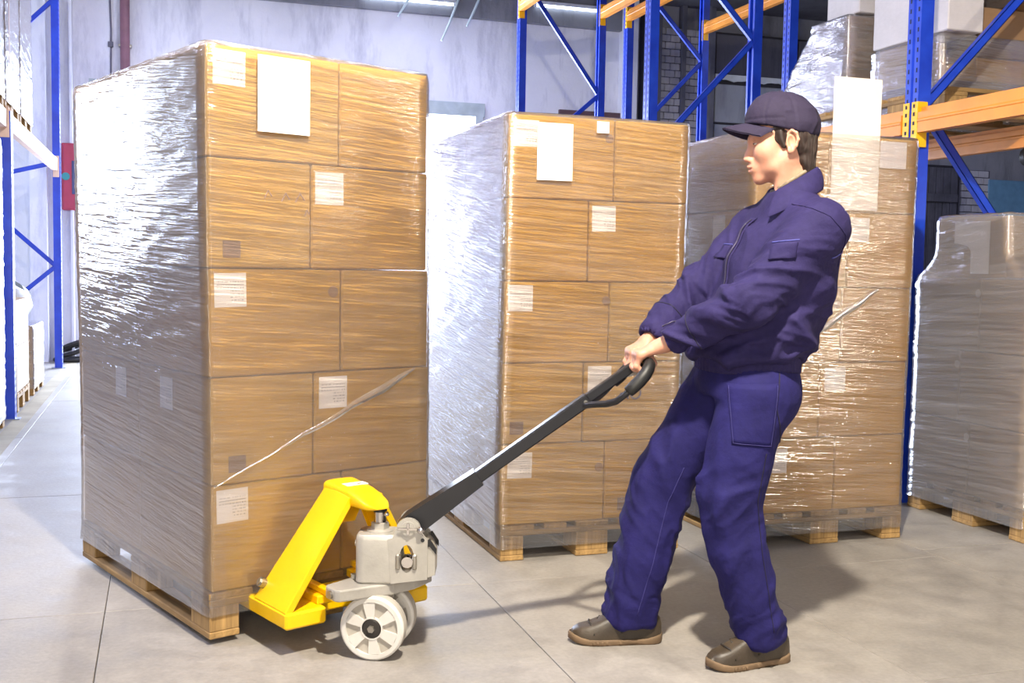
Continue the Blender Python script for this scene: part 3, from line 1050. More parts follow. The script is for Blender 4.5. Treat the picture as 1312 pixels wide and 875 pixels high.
left_load(9.02, 9.84, 0, .86, 'the grey stack behind the near left post', False, '')
left_load(10.10, 10.95, 0, .60, 'the low white bundle near the far left post', True, 'white film around the low bundle near the far left post')
left_load(7.50, 8.36, 0, 2.0, 'the tall white load at the left edge', True, 'bright film around the tall load cut by the left edge')
left_load(8.56, 9.36, 2.242, 1.7, 'the upper left load', True, 'bright white film around the upper left load')
left_load(9.42, 10.22, 2.242, 1.6, 'the farther upper left load', True, 'bright white film around the farther upper left load')
left_load(7.70, 8.50, 2.242, 1.7, 'the upper load cut by the left edge', True, 'bright white film around the upper load cut by the left edge')
# white sack on the low bundle
bag = MB()
rows = []
for j in range(9):
    q = j / 8
    r = math.sin(PI * (.12 + .80 * q)) ** .6
    rows.append([(XL - .32 + .27 * r * math.cos(a * PI / 8) * (1 + .08 * math.sin(a * 2.3 + j)), 10.5 + .30 * r * math.sin(a * PI / 8) * (1 + .06 * math.cos(a * 1.7 + j)), .632 + .34 * q + .02 * math.sin(a + j)) for a in range(17)])
bag.grid(rows)
tag(bag.build('white_sack', m_plain('white_poly_sack', srgb(226, 232, 236), .4), None, True), 'white plastic sack on the low bundle near the far left post', 'sack')
# pale brown tape strip on the upper left load
tag(MB().box(-.003, 0, 0, .06, 0, 1.5).build('tape_strip', m_plain('brown_tape', srgb(150, 122, 120), .5), None, False, (XL + .024, 8.62, 2.42), (math.radians(-1), 0, 0)),
    'pinkish brown tape running up the upper left load', 'tape')

# ================================================================== racks
def c_post(h):
    """open C-section upright, aisle face toward -x, 0.1 wide along y and 0.07 deep along x"""
    w, d, t = .05, .075, .004
    poly = [(0, -w), (0, -.010), (.012, -.006), (.012, .006), (0, .010), (0, w), (d, w), (d + .0, w - .025), (d - t, w - .025), (d - t, w - t), (t, w - t),
            (t, .014), (.016, .009), (.016, -.009), (t, -.014), (t, -w + t), (d - t, -w + t), (d - t, -w + .025), (d, -w + .025), (d, -w)]
    return MB().prism(poly[::-1], 0, h)


HP = 4.62
post_me = c_post(HP).mesh('post', BLUE_M)
post_short = c_post(2.225).mesh('post', BLUE_M)
def slot_mesh(h):
    m = MB()
    for k in range(int(h / .05) - 1):
        for y in (-.031, .031):
            m.box(-.0008, .0008, y - .005, y + .005, .03 + k * .05, .052 + k * .05)
    return m.mesh('slot_row', SLOT_M)
slot_me, slot_short = slot_mesh(HP), slot_mesh(2.225)
foot_me = MB().box(-.03, .11, -.052, .052, 0, .008).mesh('foot_plate', GALV)


def rack_frame(label, x0, x1, y, group, z_nodes, short=False):
    """upright frame: two posts facing out, joined by zig-zag braces"""
    t = thing('rack_frame', label, 'rack', (x0, y, 0), 0, group)
    w = x1 - x0
    for xx, rz in ((0, 0), (w, PI)):
        p = obj('post', post_short if short else post_me, t, (xx, 0, .008), (0, 0, rz))
        s = obj('slot_row', slot_short if short else slot_me, p)
        s['kind'] = 'stuff'
        obj('foot_plate', foot_me, t, (xx, 0, 0), (0, 0, rz))
    for i in range(len(z_nodes) - 1):
        za, zb = z_nodes[i], z_nodes[i + 1]
        a, b = ((.055, za), (w - .055, zb)) if i % 2 == 0 else ((w - .055, za), (.055, zb))
        d = Vector((b[0] - a[0], 0, b[1] - a[1]))
        L = d.length
        M = Matrix.Translation((a[0], 0, a[1])) @ Matrix.Rotation(-math.atan2(d.z, d.x), 4, 'Y')
        br = MB()
        br.box(-.02, L + .02, -.03, -.026, -.022, .022, 0, M).box(-.02, L + .02, -.03, .004, .018, .022, 0, M).box(-.02, L + .02, -.03, .004, -.022, -.018, 0, M)
        br.build('brace', BLUE_M, t)
    return t


gF = 'blue rack frames on the right'
rack_frame('near blue rack frame with yellow connectors at the right', 3.60, 4.58, 4.668, gF, [.16, 1.02, 2.02, 2.92, 3.9, 4.5])
rack_frame('blue rack frame of the left row standing behind the middle load', 3.60, 4.58, 7.86, gF, [.3, 1.2, 2.1, 3.02, 3.9, 4.5])
rack_frame('farthest left blue rack frame in front of the pale wall', 3.60, 4.58, 11.12, gF, [.4, 1.3, 2.3, 3.05, 4.2])
rack_frame('blue rack frame just above the cap of the worker', 4.83, 5.82, 7.86, gF, [.2, 1.1, 2.0, 2.95, 3.9, 4.5])
rack_frame('farthest right blue rack frame before the bricks', 4.83, 5.82, 11.12, gF, [.3, 1.2, 2.6, 3.5, 4.4])
gLf = 'blue rack frames on the left'
rack_frame('blue rack frame at the left edge, nearer to the camera', -2.06, -1.03, 8.66, gLf, [.3, 1.2, 2.1], True)
rack_frame('blue rack frame at the left near the back wall', -2.06, -1.03, 12.62, gLf, [.3, 1.1, 1.95, 2.2, 2.95, 3.9])


def beam_body(L, h=.125, d=.05):
    """stepped box beam along y"""
    prof = [(0, 0), (d, 0), (d, h), (d * .42, h), (d * .42, h - .022), (0, h - .026), (0, h * .55), (-.004, h * .5), (-.004, h * .44), (0, h * .40)]
    m = MB()
    n = len(prof)
    vs = [(x, 0, z) for x, z in prof] + [(x, L, z) for x, z in prof]
    fs = [tuple(range(n)), tuple(range(n, 2 * n))[::-1]] + [(i, n + i, n + (i + 1) % n, (i + 1) % n) for i in range(n)]
    return m.add(vs, fs)


def rack_beam(label, x, y0, y1, z, group, mat=ORANGE_M, conn=YELLOW_CONN, flip=False):
    t = thing('rack_beam', label, 'beam', (x, y0, z), 0, group)
    L = y1 - y0
    b = beam_body(L - .13)
    o = b.build('beam', mat, t, False, (-.015 if not flip else .09, .065, 0), None)
    for yy, s in ((.03, 1), (L - .03, -1)):
        m = MB()
        m.box(-.012, -.006, -.02, .02, -.07, .155, .0015)            # plate on the slotted face
        m.box(-.012, .05, s * .02 - .003 + s * .003, s * .02 + .003 + s * .003, -.07, .155, .0015)
        c = m.build('connector', conn, t, False, (0 if not flip else .09, yy, 0))
        for zz in (-.045, -.005, .04, .085, .125):
            MB().box(-.0135, -.012, -.006, .006, zz, zz + .018).build('slot', SLOT_M, c)
    return t


gB = 'orange rack beams on the right'
zt = ZB - .125
rack_beam('front orange beam running toward the camera at the right edge', 3.60, 1.42, 4.66, zt, gB)
rack_beam('rear orange beam below and behind the front one at the right edge', 4.52, 1.42, 4.66, zt, gB)
rack_beam('front orange beam left of the near blue post, behind the cream sheet', 3.60, 4.66, 7.86, zt, gB)
rack_beam('rear orange beam of the bay behind the cream sheet', 4.52, 4.66, 7.86, zt, gB)
rack_beam('high orange beam leaving the farthest left post', 3.60, 7.86, 11.12, 3.86, gB)
rack_beam('high orange beam on the second far post from the left', 4.52, 7.86, 11.12, 3.86, gB)
rack_beam('high orange beam on the third far post from the left', 4.83, 7.86, 11.12, 3.86, gB)
rack_beam('high orange beam on the right far post before the dark door panels', 5.76, 7.86, 11.12, 3.80, gB)
gBL = 'orange rack beams on the left'
PALE_B = m_plain('glare_washed_orange', srgb(226, 196, 178), .5)  # orange beams with the daylight glare put into a paler colour
rack_beam('glare-washed orange beam between the two blue posts at the left', -1.09, 8.66, 12.62, 2.115, gBL, PALE_B, PALE_B)
rack_beam('glare-washed orange beam at the left edge under the upper load', -1.09, 5.4, 8.66, 2.115, gBL, PALE_B, PALE_B)
# timber bearers and shelf tubes under the upper loads
for k, (x, lab) in enumerate(((4.0, 'dark shelf tube under the rear beam at the right edge'),)):
    t = thing('shelf_tube', lab, 'tube', (4.30, 1.5, 1.80))
    MB().cyl((0, 0, 0), (0, 3.1, 0), .045, 12).build('tube', m_plain('brown_steel_tube', srgb(112, 84, 66), .35, .4), t, 60)
    MB().cyl((0, 3.1, 0), (0, 3.13, 0), .05, 12).build('end_cap', BLACKP, t, 60)
sg = thing('hanging_card', 'small white card hanging below the beam, right of the blue brace', 'card', (4.58, 4.66, 1.62))
MB().box(0, .14, -.002, 0, 0, .085).build('card', PAPER, sg)
MB().tube([(.02, 0, .085), (.02, 0, .15)], .002, 4).tube([(.12, 0, .085), (.12, 0, .15)], .002, 4).build('string', BLACKP, sg)

# ================================================================== pallet jack
_a = Vector((math.cos(TH1), math.sin(TH1), 0))
jack = thing('pallet_jack', 'yellow hand pallet jack with black tow handle, its forks under the nearest load', 'pallet jack',
             Vector((P1L[0], P1L[1], 0)) + _a * .3865, TH1)
# local x along the pallet face, local y into the pallet
fr = MB()
for s in (-1, 1):
    x0, x1 = (-.258, -.118) if s < 0 else (.118, .258)
    fr.box(x0, x1, -.25, .95, .089, .1405, .007)
fr.box(-.25, .25, -.165, -.02, .094, .1385, .006)
frame = fr.build('fork_frame', YEL, jack)
for s in (-1, 1):           # fork tips and load rollers, under the pallet
    m = MB()
    x0, x1 = (-.25, -.126) if s < 0 else (.126, .25)
    m.prism([(x0, .95), (x1, .95), ((x0 + x1) / 2 + .03, 1.10), ((x0 + x1) / 2 - .03, 1.10)], .092, .138)
    m.build('fork_tip', YEL, frame)
    r = MB().cyl((x0 + .03, .88, .0405), (x1 - .03, .88, .0405), .040, 16)
    r.build('load_roller', NYLON, jack, 50)
# A-frame: two sloping legs with turned edges and the cap over the ram
def slab(mb, q, th):
    """4 corner quad thickened"""
    q = [Vector(p) for p in q]
    n = (q[1] - q[0]).cross(q[3] - q[0]).normalized() * th
    vs = q + [p + n for p in q]
    mb.add(vs, [(0, 1, 2, 3), (7, 6, 5, 4), (0, 4, 5, 1), (1, 5, 6, 2), (2, 6, 7, 3), (3, 7, 4, 0)])
for s in (-1, 1):
    m = MB()
    A, B = (s * .256, -.240, .139), (s * .256, -.035, .139)
    C, D = (s * .054, -.128, .490), (s * .060, -.275, .474)
    if s < 0: slab(m, [A, B, C, D], .012)
    else: slab(m, [B, A, D, C], .012)
    # turned edges (lips)
    for (p, q) in ((A, D), (B, C)):
        i = Vector((-s * .020, 0, -.013))
        e = Vector((0, .010 if p == A else -.010, 0))
        slab(m, [p, q, Vector(q) + i, Vector(p) + i], .008) if (s < 0) == (p == A) else slab(m, [q, p, Vector(p) + i, Vector(q) + i], .008)
    leg = m.build('frame_leg', YEL, jack)
    bv = leg.modifiers.new('bevel', 'BEVEL'); bv.width = .003; bv.segments = 2; bv.limit_method = 'ANGLE'
    nrm = Vector((s, 0, .55)).normalized()
    c0 = Vector((s * .232, -.055, .185))
    MB().cyl(c0 - nrm * .01, c0 + nrm * .016, .016, 16).cyl(c0 + nrm * .016, c0 + nrm * .021, .010, 6).build('pivot_bolt', STEEL, leg, 50)
# cap: rounded hood that narrows to the nose
rows = []
N = 15
for i in range(N):
    t = i / (N - 1)
    y = -.120 - .268 * t
    w = .060 - .018 * t
    if t > .8: w *= (1 - ((t - .8) / .2) ** 2 * .5)
    zt = .502 - .012 * t - .034 * max(0, (t - .45) / .55) ** 1.5
    zb = .440 + .004 * t
    if t > .9: zb += .008 * (t - .9) / .1
    cx = .000 - .010 * t
    ring = []
    for k in range(20):
        q = 2 * PI * (k + .5) / 20
        cq, sq = math.cos(q), math.sin(q)
        X = cx + w * math.copysign(abs(cq) ** .45, cq)
        Z = (zt + zb) / 2 + (zt - zb) / 2 * math.copysign(abs(sq) ** .45, sq)
        ring.append((X, y, Z))
    rows.append(ring)
mb = MB()
for r in rows: mb.v.extend(r)
for i in range(N - 1):
    for k in range(20):
        mb.f.append((i * 20 + k, (i + 1) * 20 + k, (i + 1) * 20 + (k + 1) % 20, i * 20 + (k + 1) % 20))
mb.f.append(tuple(range(20))); mb.f.append(tuple(range((N - 1) * 20, N * 20))[::-1])
cap_o = mb.build('head_cap', YEL, jack, 40)
st_ = MB().box(-.03, .045, -.0005, .036, 0, .0015)
st_.build('white_sticker', PAPER, cap_o, False, (-.004, -.225, .4965), (math.radians(2), 0, 0))
MB().box(.012, .028, .008, .020, 0, .0022).build('rating_mark', m_plain('grey_print', srgb(130, 120, 90), .6), cap_o, False, (-.004, -.225, .4965))
# back web between the legs (thin plate seen through the frame)
wb_ = MB()
slab(wb_, [(-.075, -.135, .44), (.085, -.135, .44), (.05, -.13, .36), (-.04, -.13, .36)], .006)
wb_.build('web_plate', YEL, jack)
# rocker yoke at the base of the pump and the two push rods
yk = MB().prism([(-.150, -.300), (-.160, -.315), (-.160, -.366), (-.150, -.380), (.02, -.408), (.10, -.400), (.19, -.365), (.20, -.32), (.12, -.265), (.03, -.255), (-.05, -.275)], .190, .226)
yo = yk.build('rocker_yoke', CAST, jack)
bv = yo.modifiers.new('bevel', 'BEVEL'); bv.width = .005; bv.segments = 2
MB().cyl((-.168, -.345, .208), (-.15, -.345, .208), .012, 14).build('yoke_pin', STEEL, yo, 50)
MB().cyl((-.05, -.292, .226), (-.05, -.292, .240), .010, 10).build('lug', CAST, yo, 50)
for s, x in ((-1, -.105), (1, .125)):
    MB().box(x - .012, x + .012, -.32, .30, .168, .190, .004).build('push_rod', YEL, jack)
    MB().box(x - .03, x + .03, -.22, .0, .1385, .167, .004).build('rod_lug', YEL, jack)

# ---------------- steered group: pump, wheels, handle (x right in the photo, y away)
SROT = -(YAW + TH1)
AX = Vector((.011, -.342, 0))
def steer(o):
    o.location = AX
    o.rotation_euler = (0, 0, SROT)
    return o
def rounded(x0, x1, y0, y1, r, n=5):
    P = []
    for (cx, cy, q0) in ((x1 - r, y1 - r, 0), (x0 + r, y1 - r, PI / 2), (x0 + r, y0 + r, PI), (x1 - r, y0 + r, 1.5 * PI)):
        for k in range(n + 1):
            q = q0 + PI / 2 * k / n
            P.append((cx + r * math.cos(q), cy + r * math.sin(q)))
    return P
pm = MB()
lv = [(.198, .93), (.204, 1.0), (.330, 1.0), (.340, .97), (.346, .90), (.3465, .4)]
base = rounded(-.068, .062, -.062, .062, .026)
nb = len(base)
for z, k in lv: pm.v.extend([(x * k, y * k, z) for x, y in base])
for i in range(len(lv) - 1):
    for k in range(nb): pm.f.append((i * nb + k, i * nb + (k + 1) % nb, (i + 1) * nb + (k + 1) % nb, (i + 1) * nb + k))
pm.f.append(tuple(range(nb))[::-1]); pm.f.append(tuple(range((len(lv) - 1) * nb, len(lv) * nb)))
pump = steer(pm.build('pump_body', CAST, jack, 35))
pump.location.z = .029
MB().lathe([(.040, .346), (.040, .350), (.030, .354), (.026, .354)], 24).lathe([(.027, .354), (.027, .372), (.024, .374)], 6).build('gland_nut', CAST, pump, 35)
MB().lathe([(.0, .35), (.0185, .35), (.0185, .416), (.0, .416)], 24).build('ram', CHROME, pump, 40)
MB().lathe([(.021, .406), (.021, .416), (.012, .418)], 20).build('ram_collar', BLACKP, pump, 40)
MB().lathe([(.0, 0), (.007, 0), (.008, .006), (.005, .012), (.0, .013)], 12).build('grease_ball', CHROME, pump, 60, (.022, -.022, .398))
MB().cyl((-.074, -.01, .31), (-.066, -.01, .31), .009, 10).build('side_plug', STEEL, pump, 50)
# bracket cheeks with pivot eye
def cheek(y0, y1):
    m = MB()
    P = [(.040, .200), (.150, .215), (.150, .335)]
    for k in range(11):
        q = -PI * .10 + PI * 1.08 * k / 10
        P.append((.092 + .036 * math.cos(q), .368 + .032 * math.sin(q)))
    P += [(.045, .340), (.030, .335)]
    # window opening in the cheek: outer loop bridged to inner loop
    inner = []
    for k in range(16):
        q = 2 * PI * k / 16
        inner.append((.088 + .022 * math.cos(q), .278 + .042 * math.sin(q)))
    import mathutils.geometry as mg
    loops = [[Vector((x, z, 0)) for x, z in P], [Vector((x, z, 0)) for x, z in inner[::-1]]]
    tris = mg.tessellate_polygon(loops)
    allp = P + inner[::-1]
    n = len(allp)
    vs = [(x, y0, z) for x, z in allp] + [(x, y1, z) for x, z in allp]
    fs = [tuple(t) for t in tris] + [tuple(i + n for i in t[::-1]) for t in tris]
    for lo_, c in ((0, len(P)), (len(P), len(inner))):
        for k in range(c):
            a, b = lo_ + k, lo_ + (k + 1) % c
            fs.append((a, a + n, b + n, b))
    m.add(vs, fs)
    return m
for y0, y1 in ((-.064, -.048), (.048, .064)):
    cheek(y0, y1).build('bracket_cheek', CAST, pump)
m = MB()
m.prism([(.144, .215), (.172, .225), (.172, .290), (.162, .312), (.144, .330)], -.050, .050, Matrix.Rotation(PI / 2, 4, 'X'))
m.build('bracket_block', CAST, pump)
for y0, y1 in ((-.054, -.048), (.048, .054)):
    MB().prism([(.142, .330), (.156, .336), (.176, .306), (.176, .288), (.156, .312), (.142, .314)], y0, y1, Matrix.Rotation(PI / 2, 4, 'X')).build('pedal_arm', BLACKP, pump)
pin = MB().cyl((.092, -.072, .370), (.092, .072, .370), .021, 20)
pin.build('pivot_pin', CAST, pump, 50)
pn = MB()
for q in (0, PI / 2):
    M = Matrix.Translation((.092, -.0735, .370)) @ Matrix.Rotation(q, 4, 'Y')
    pn.box(-.032 if q == 0 else -.018, .036 if q == 0 else .018, -.003, .001, -.004, .004, .001, M)
pn.lathe([(0, 0), (.010, 0), (.012, .006), (.008, .014), (0, .016)], 12, Matrix.Translation((.130, -.07, .368)) @ Matrix.Rotation(PI / 2, 4, 'X'))
pn.build('split_pin', CHROME, pump)
MB().lathe([(.0, -.02), (.017, -.02), (.019, -.01), (.019, .01), (.017, .02), (.0, .02)], 18, Matrix.Translation((.090, -.052, .268)) @ Matrix.Rotation(PI / 2, 4, 'X')).build('cam_roller', CHROME, pump, 40)
rb = MB()
for xx in (.062, .112): rb.box(xx - .007, xx + .007, -.072, -.03, .245, .292, .004)
rb.box(.072, .104, -.062, -.03, .225, .245, .004)
rb.build('roller_fork', STEEL, pump)
MB().cyl((.135, -.066, .335), (.135, -.060, .335), .006, 10).build('oil_plug', BLACKP, pump, 50)

# wheels on a common axle
WR = .0985
axle_dir = Vector((.15, .989, 0))
def wheel(off):
    w = .052
    m = MB()
    prof = [(.030, -w / 2), (.034, -w / 2), (.034, -w / 2 + .012), (.080, -w / 2 + .014), (.080, -w / 2), (.092, -w / 2), (.0975, -w / 2 + .005), (WR, -w / 2 + .010), (WR, w / 2 - .010), (.0975, w / 2 - .005), (.092, w / 2), (.080, w / 2),
            (.080, w / 2 - .014), (.034, w / 2 - .012), (.034, w / 2), (.030, w / 2)]
    m.lathe(prof, 48, None, True)
    for s in (-1, 1):                      # raised webs between six pockets
        for k in range(6):
            q = 2 * PI * k / 6 + .26
            P = []
            for (r, dq) in ((.033, -.36), (.081, -.24), (.081, .24), (.033, .36)):
                P.append((r * math.cos(q + dq), r * math.sin(q + dq)))
            za, zb = (-w / 2 + .002, -w / 2 + .016) if s < 0 else (w / 2 - .016, w / 2 - .002)
            m.prism(P, za, zb)
    q = Vector((0, 0, 1)).rotation_difference(axle_dir).to_matrix().to_4x4()
    mesh = m
    mesh.v = [q @ Vector(v) for v in mesh.v]
    o = steer(mesh.build('wheel', NYLON, jack, 35))
    c = axle_dir * off + Vector((0, 0, WR))
    RM = Matrix.Rotation(SROT, 4, 'Z')
    o.location = AX + RM @ c
    hb = MB().lathe([(.0, -.030), (.010, -.030), (.011, -.027), (.026, -.026), (.0295, -.022), (.0295, .022), (.026, .026), (.010, .030), (.0, .030)], 24, q)
    hb.build('bearing', GREASE, o, 40)
    MB().lathe([(.0, -.034), (.011, -.034), (.012, -.029), (.012, .029), (.0, .029)], 6, q).build('axle_nut', STEEL, o)
    tm = MB().lathe([(WR + .0002, -.016), (WR + .0008, -.012), (WR + .0008, .012), (WR + .0002, .016)], 48, q)
    tm.build('tread_band', NYLON_D, o, 40)
    return o
wheel(-.062)
wheel(.062)
sw = MB().box(-.028, .028, -.030, .030, .10, .18, .006).cyl(axle_dir * -.09 + Vector((0, 0, WR)), axle_dir * .09 + Vector((0, 0, WR)), .010, 12).cyl((0, 0, .17), (0, 0, .215), .045, 20)
steer(sw.build('steering_head', STEEL, jack, 40))

# handle, in its own frame: x along the shaft, y across, z up from it
piv = Vector((.084, 0, .391))
ex = Vector((.532, .045, .385)).normalized()
ey = Vector((-.085, 1, 0)).normalized()
ey = (ey - ex * ey.dot(ex)).normalized()
ez = ex.cross(ey)
HM = Matrix(((ex.x, ey.x, ez.x, piv.x), (ex.y, ey.y, ez.y, piv.y), (ex.z, ey.z, ez.z, piv.z), (0, 0, 0, 1)))
SM = Matrix.Translation(AX) @ Matrix.Rotation(SROT, 4, 'Z')
def hbuild(name, mb, mat, parent, smooth=False):
    o = mb.build(name, mat, parent, smooth)
    if parent is jack: o.matrix_local = SM @ HM
    return o
m = MB()
m.box(.165, .675, -.021, .021, -.019, .019, .004)
handle = hbuild('tow_handle', m, BLACKP, jack)
m = MB()
P = [(-.026, -.010), (-.012, -.030), (.03, -.036), (.262, -.026), (.262, .023), (.02, .034), (-.02, .024)]
m.prism(P, -.032, .032, Matrix.Rotation(PI / 2, 4, 'X'))
hbuild('handle_sleeve', m, BLACKP, handle)
m = MB()
m.box(.672, .872, -.014, .014, -.012, .016, .003)
hbuild('release_bar', m, BLACKP, handle)
m = MB()
m.prism([(.80, -.012), (.855, -.030), (.868, -.022), (.83, .0)], -.010, .010, Matrix.Rotation(PI / 2, 4, 'X'))
hbuild('release_lever', m, STEEL, handle)
for s in (-1, 1):
    sq_ = lambda L: [(x if x < .66 else .66 + (x - .66) * .81, y, z) for x, y, z in L]
    path = [(.650, s * .020, -.006), (.675, s * .034, -.016), (.715, s * .078, -.030), (.748, s * .112, -.034), (.790, s * .125, -.030), (.86, s * .127, -.022), (.905, s * .118, -.012), (.930, s * .095, -.003), (.935, s * .06, 0), (.935, 0, 0)]
    m = MB().tube(sq_(path), .0105, 10)
    arm = hbuild('loop_arm', m, BLACKP, handle, 60)
    gp = [(.800, s * .1253, -.0295), (.803, s * .1255, -.029), (.83, s * .1265, -.026), (.86, s * .127, -.022), (.89, s * .123, -.016), (.912, s * .113, -.010), (.928, s * .097, -.004), (.933, s * .082, -.001)]
    m = MB().tube(sq_(gp), [.013, .0175, .019, .0195, .0195, .019, .018, .015], 14)
    hbuild('grip', m, RUBBER, arm, 60)
bolt = MB().cyl((.66, -.027, 0), (.66, .027, 0), .006, 10)
hbuild('shaft_bolt', bolt, STEEL, handle, 50)

# ================================================================== the worker
# Laid out in a frame that looks along the aisle of view: X right in the photo, Y away, Z up; he faces -X.
PK = .9735
PZ = 1.1864 * (1 - PK)
person_loc = local_to_world(.80 * PK, 3.39 * PK, 0)


def smin(a, b, k):
    h = np.clip(.5 + .5 * (b - a) / k, 0, 1)
    return b * (1 - h) + a * h - k * h * (1 - h)


def smax(a, b, k): return -smin(-a, -b, k)


class Prim:
    def __init__(s, f, c, r, op='u', k=.02):
        s.f, s.c, s.r, s.op, s.k = f, np.array(c, float), r, op, k


def cone(a, b, ra, rb, op='u', k=.02, sq=None):
    """tapered capsule; sq = (axis, factor) flattens it across one axis"""
    a, b = np.array(a, float), np.array(b, float)
    d = b - a
    L2 = d @ d
    def f(P):
        q = P - a
        t = np.clip(q @ d / L2, 0, 1)
        v = q - t[:, None] * d
        if sq is not None:
            ax = np.array(sq[0], float); ax = ax / np.linalg.norm(ax)
            v = v + np.outer(v @ ax, ax) * (1 / sq[1] - 1)
        return np.sqrt((v * v).sum(1)) - (ra + (rb - ra) * t)
    return Prim(f, (a + b) / 2, np.linalg.norm(d) / 2 + max(ra, rb), op, k)


def ell(c, r, op='u', k=.02, M=None):
    c, r = np.array(c, float), np.array(r, float)
    R = None if M is None else np.array(M, float)      # rows are the local axes
    def f(P):
        q = P - c
        if R is not None: q = q @ R.T
        k0 = np.sqrt(((q / r) ** 2).sum(1))
        k1 = np.sqrt(((q / (r * r)) ** 2).sum(1))
        return np.where(k1 > 1e-9, k0 * (k0 - 1) / np.maximum(k1, 1e-9), -r.min())
    return Prim(f, c, r.max(), op, k)


def sections(S, yaw=0.0, op='u', k=.03):
    """stack of ellipses along z: (z, x, y, rx, ry), turned by yaw"""
    S = np.array(sorted(S), float)
    cy, sy = math.cos(yaw), math.sin(yaw)
    def f(P):
        z = np.clip(P[:, 2], S[0, 0], S[-1, 0])
        g = lambda i: np.interp(z, S[:, 0], S[:, i])
        x, y = P[:, 0] - g(1), P[:, 1] - g(2)
        X, Y = x * cy + y * sy, -x * sy + y * cy
        rx, ry = g(3), g(4)
        e = np.sqrt((X / rx) ** 2 + (Y / ry) ** 2)
        d = (e - 1) * np.minimum(rx, ry)
        dz = np.maximum(np.maximum(S[0, 0] - P[:, 2], P[:, 2] - S[-1, 0]), 0)
        return np.where(dz > 0, np.sqrt(np.maximum(d, 0) ** 2 + dz ** 2), d)
    c = (S[:, 1].mean(), S[:, 2].mean(), (S[0, 0] + S[-1, 0]) / 2)
    r = max(S[:, 3].max(), S[:, 4].max()) + (S[-1, 0] - S[0, 0]) / 2 + .1
    return Prim(f, c, r, op, k)


def half(n, d, c, r, op='s', k=.005):
    """half space n.p < d, as a cut"""
    n = np.array(n, float); n = n / np.linalg.norm(n)
    return Prim(lambda P: P @ n - d, c, r, op, k)


def ev(prims, P, c=None, rad=None):
    D = np.full(len(P), 1.0)
    for p in prims:
        if c is not None and np.linalg.norm(p.c - c) - p.r > rad + .06: continue
        d = p.f(P)
        if p.op == 'u': D = smin(D, d, p.k)
        elif p.op == 's': D = smax(D, -d, p.k)
        else: D = smax(D, d, p.k)
    return D


def isosurface(prims, lo, hi, h):
    """surface nets over a sparsely evaluated distance field"""
    lo = np.array(lo, float)
    n = np.ceil((np.array(hi) - lo) / h).astype(int) + 1
    B = 12
    nb = (n + B - 1) // B
    n = nb * B
    D = np.full(n, 1.0, np.float32)
    g = np.stack(np.meshgrid(*[np.arange(B)] * 3, indexing='ij'), -1).reshape(-1, 3) * h
    hd = B * h * .87
    for i in range(nb[0]):
        for j in range(nb[1]):
            for k in range(nb[2]):
                o = lo + np.array([i, j, k]) * B * h
                c = o + (B - 1) * h / 2
                d0 = ev(prims, c[None], c, hd)[0]
                sl = (slice(i * B, i * B + B), slice(j * B, j * B + B), slice(k * B, k * B + B))
                if abs(d0) > hd * 1.35 + .01:
                    D[sl] = d0
                    continue
                D[sl] = ev(prims, o + g, c, hd).reshape(B, B, B)
    S = D < 0
    cnt = sum(S[a:n[0] - 1 + a, b:n[1] - 1 + b, c:n[2] - 1 + c].astype(np.int8) for a in (0, 1) for b in (0, 1) for c in (0, 1))
    act = np.argwhere((cnt > 0) & (cnt < 8))
    vid = np.full(n - 1, -1, np.int32)
    vid[tuple(act.T)] = np.arange(len(act))
    corners = [(a, b, c) for a in (0, 1) for b in (0, 1) for c in (0, 1)]
    val = np.stack([D[act[:, 0] + a, act[:, 1] + b, act[:, 2] + c] for a, b, c in corners], 1)
    acc = np.zeros((len(act), 3)); m = np.zeros(len(act))
    for p in range(8):
        for q in range(p + 1, 8):
            if sum(x != y for x, y in zip(corners[p], corners[q])) != 1: continue
            va, vb = val[:, p], val[:, q]
            cr = (va < 0) != (vb < 0)
            t = np.where(cr, va / np.where(cr, va - vb, 1), 0)
            pos = np.array(corners[p]) + t[:, None] * (np.array(corners[q]) - np.array(corners[p]))
            acc += np.where(cr[:, None], pos, 0); m += cr
    V = lo + (act + acc / m[:, None]) * h
    Q = []
    for ax in range(3):
        o1, o2 = (ax + 1) % 3, (ax + 2) % 3
        s0 = [slice(None)] * 3; s1 = [slice(None)] * 3
        s0[ax] = slice(0, -1); s1[ax] = slice(1, None)
        e = np.argwhere(S[tuple(s0)] != S[tuple(s1)])
        e = e[(e[:, o1] > 0) & (e[:, o2] > 0) & (e[:, o1] < n[o1] - 1) & (e[:, o2] < n[o2] - 1)]
        u1 = np.zeros(3, int); u1[o1] = 1
        u2 = np.zeros(3, int); u2[o2] = 1
        q = np.stack([vid[tuple((e - u1 - u2).T)], vid[tuple((e - u2).T)], vid[tuple(e.T)], vid[tuple((e - u1).T)]], 1)
        inside = S[tuple(e.T)]
        q[~inside] = q[~inside][:, ::-1]
        Q.append(q)
    Q = np.concatenate(Q)
    Q = Q[(Q >= 0).all(1)]
    return V, Q


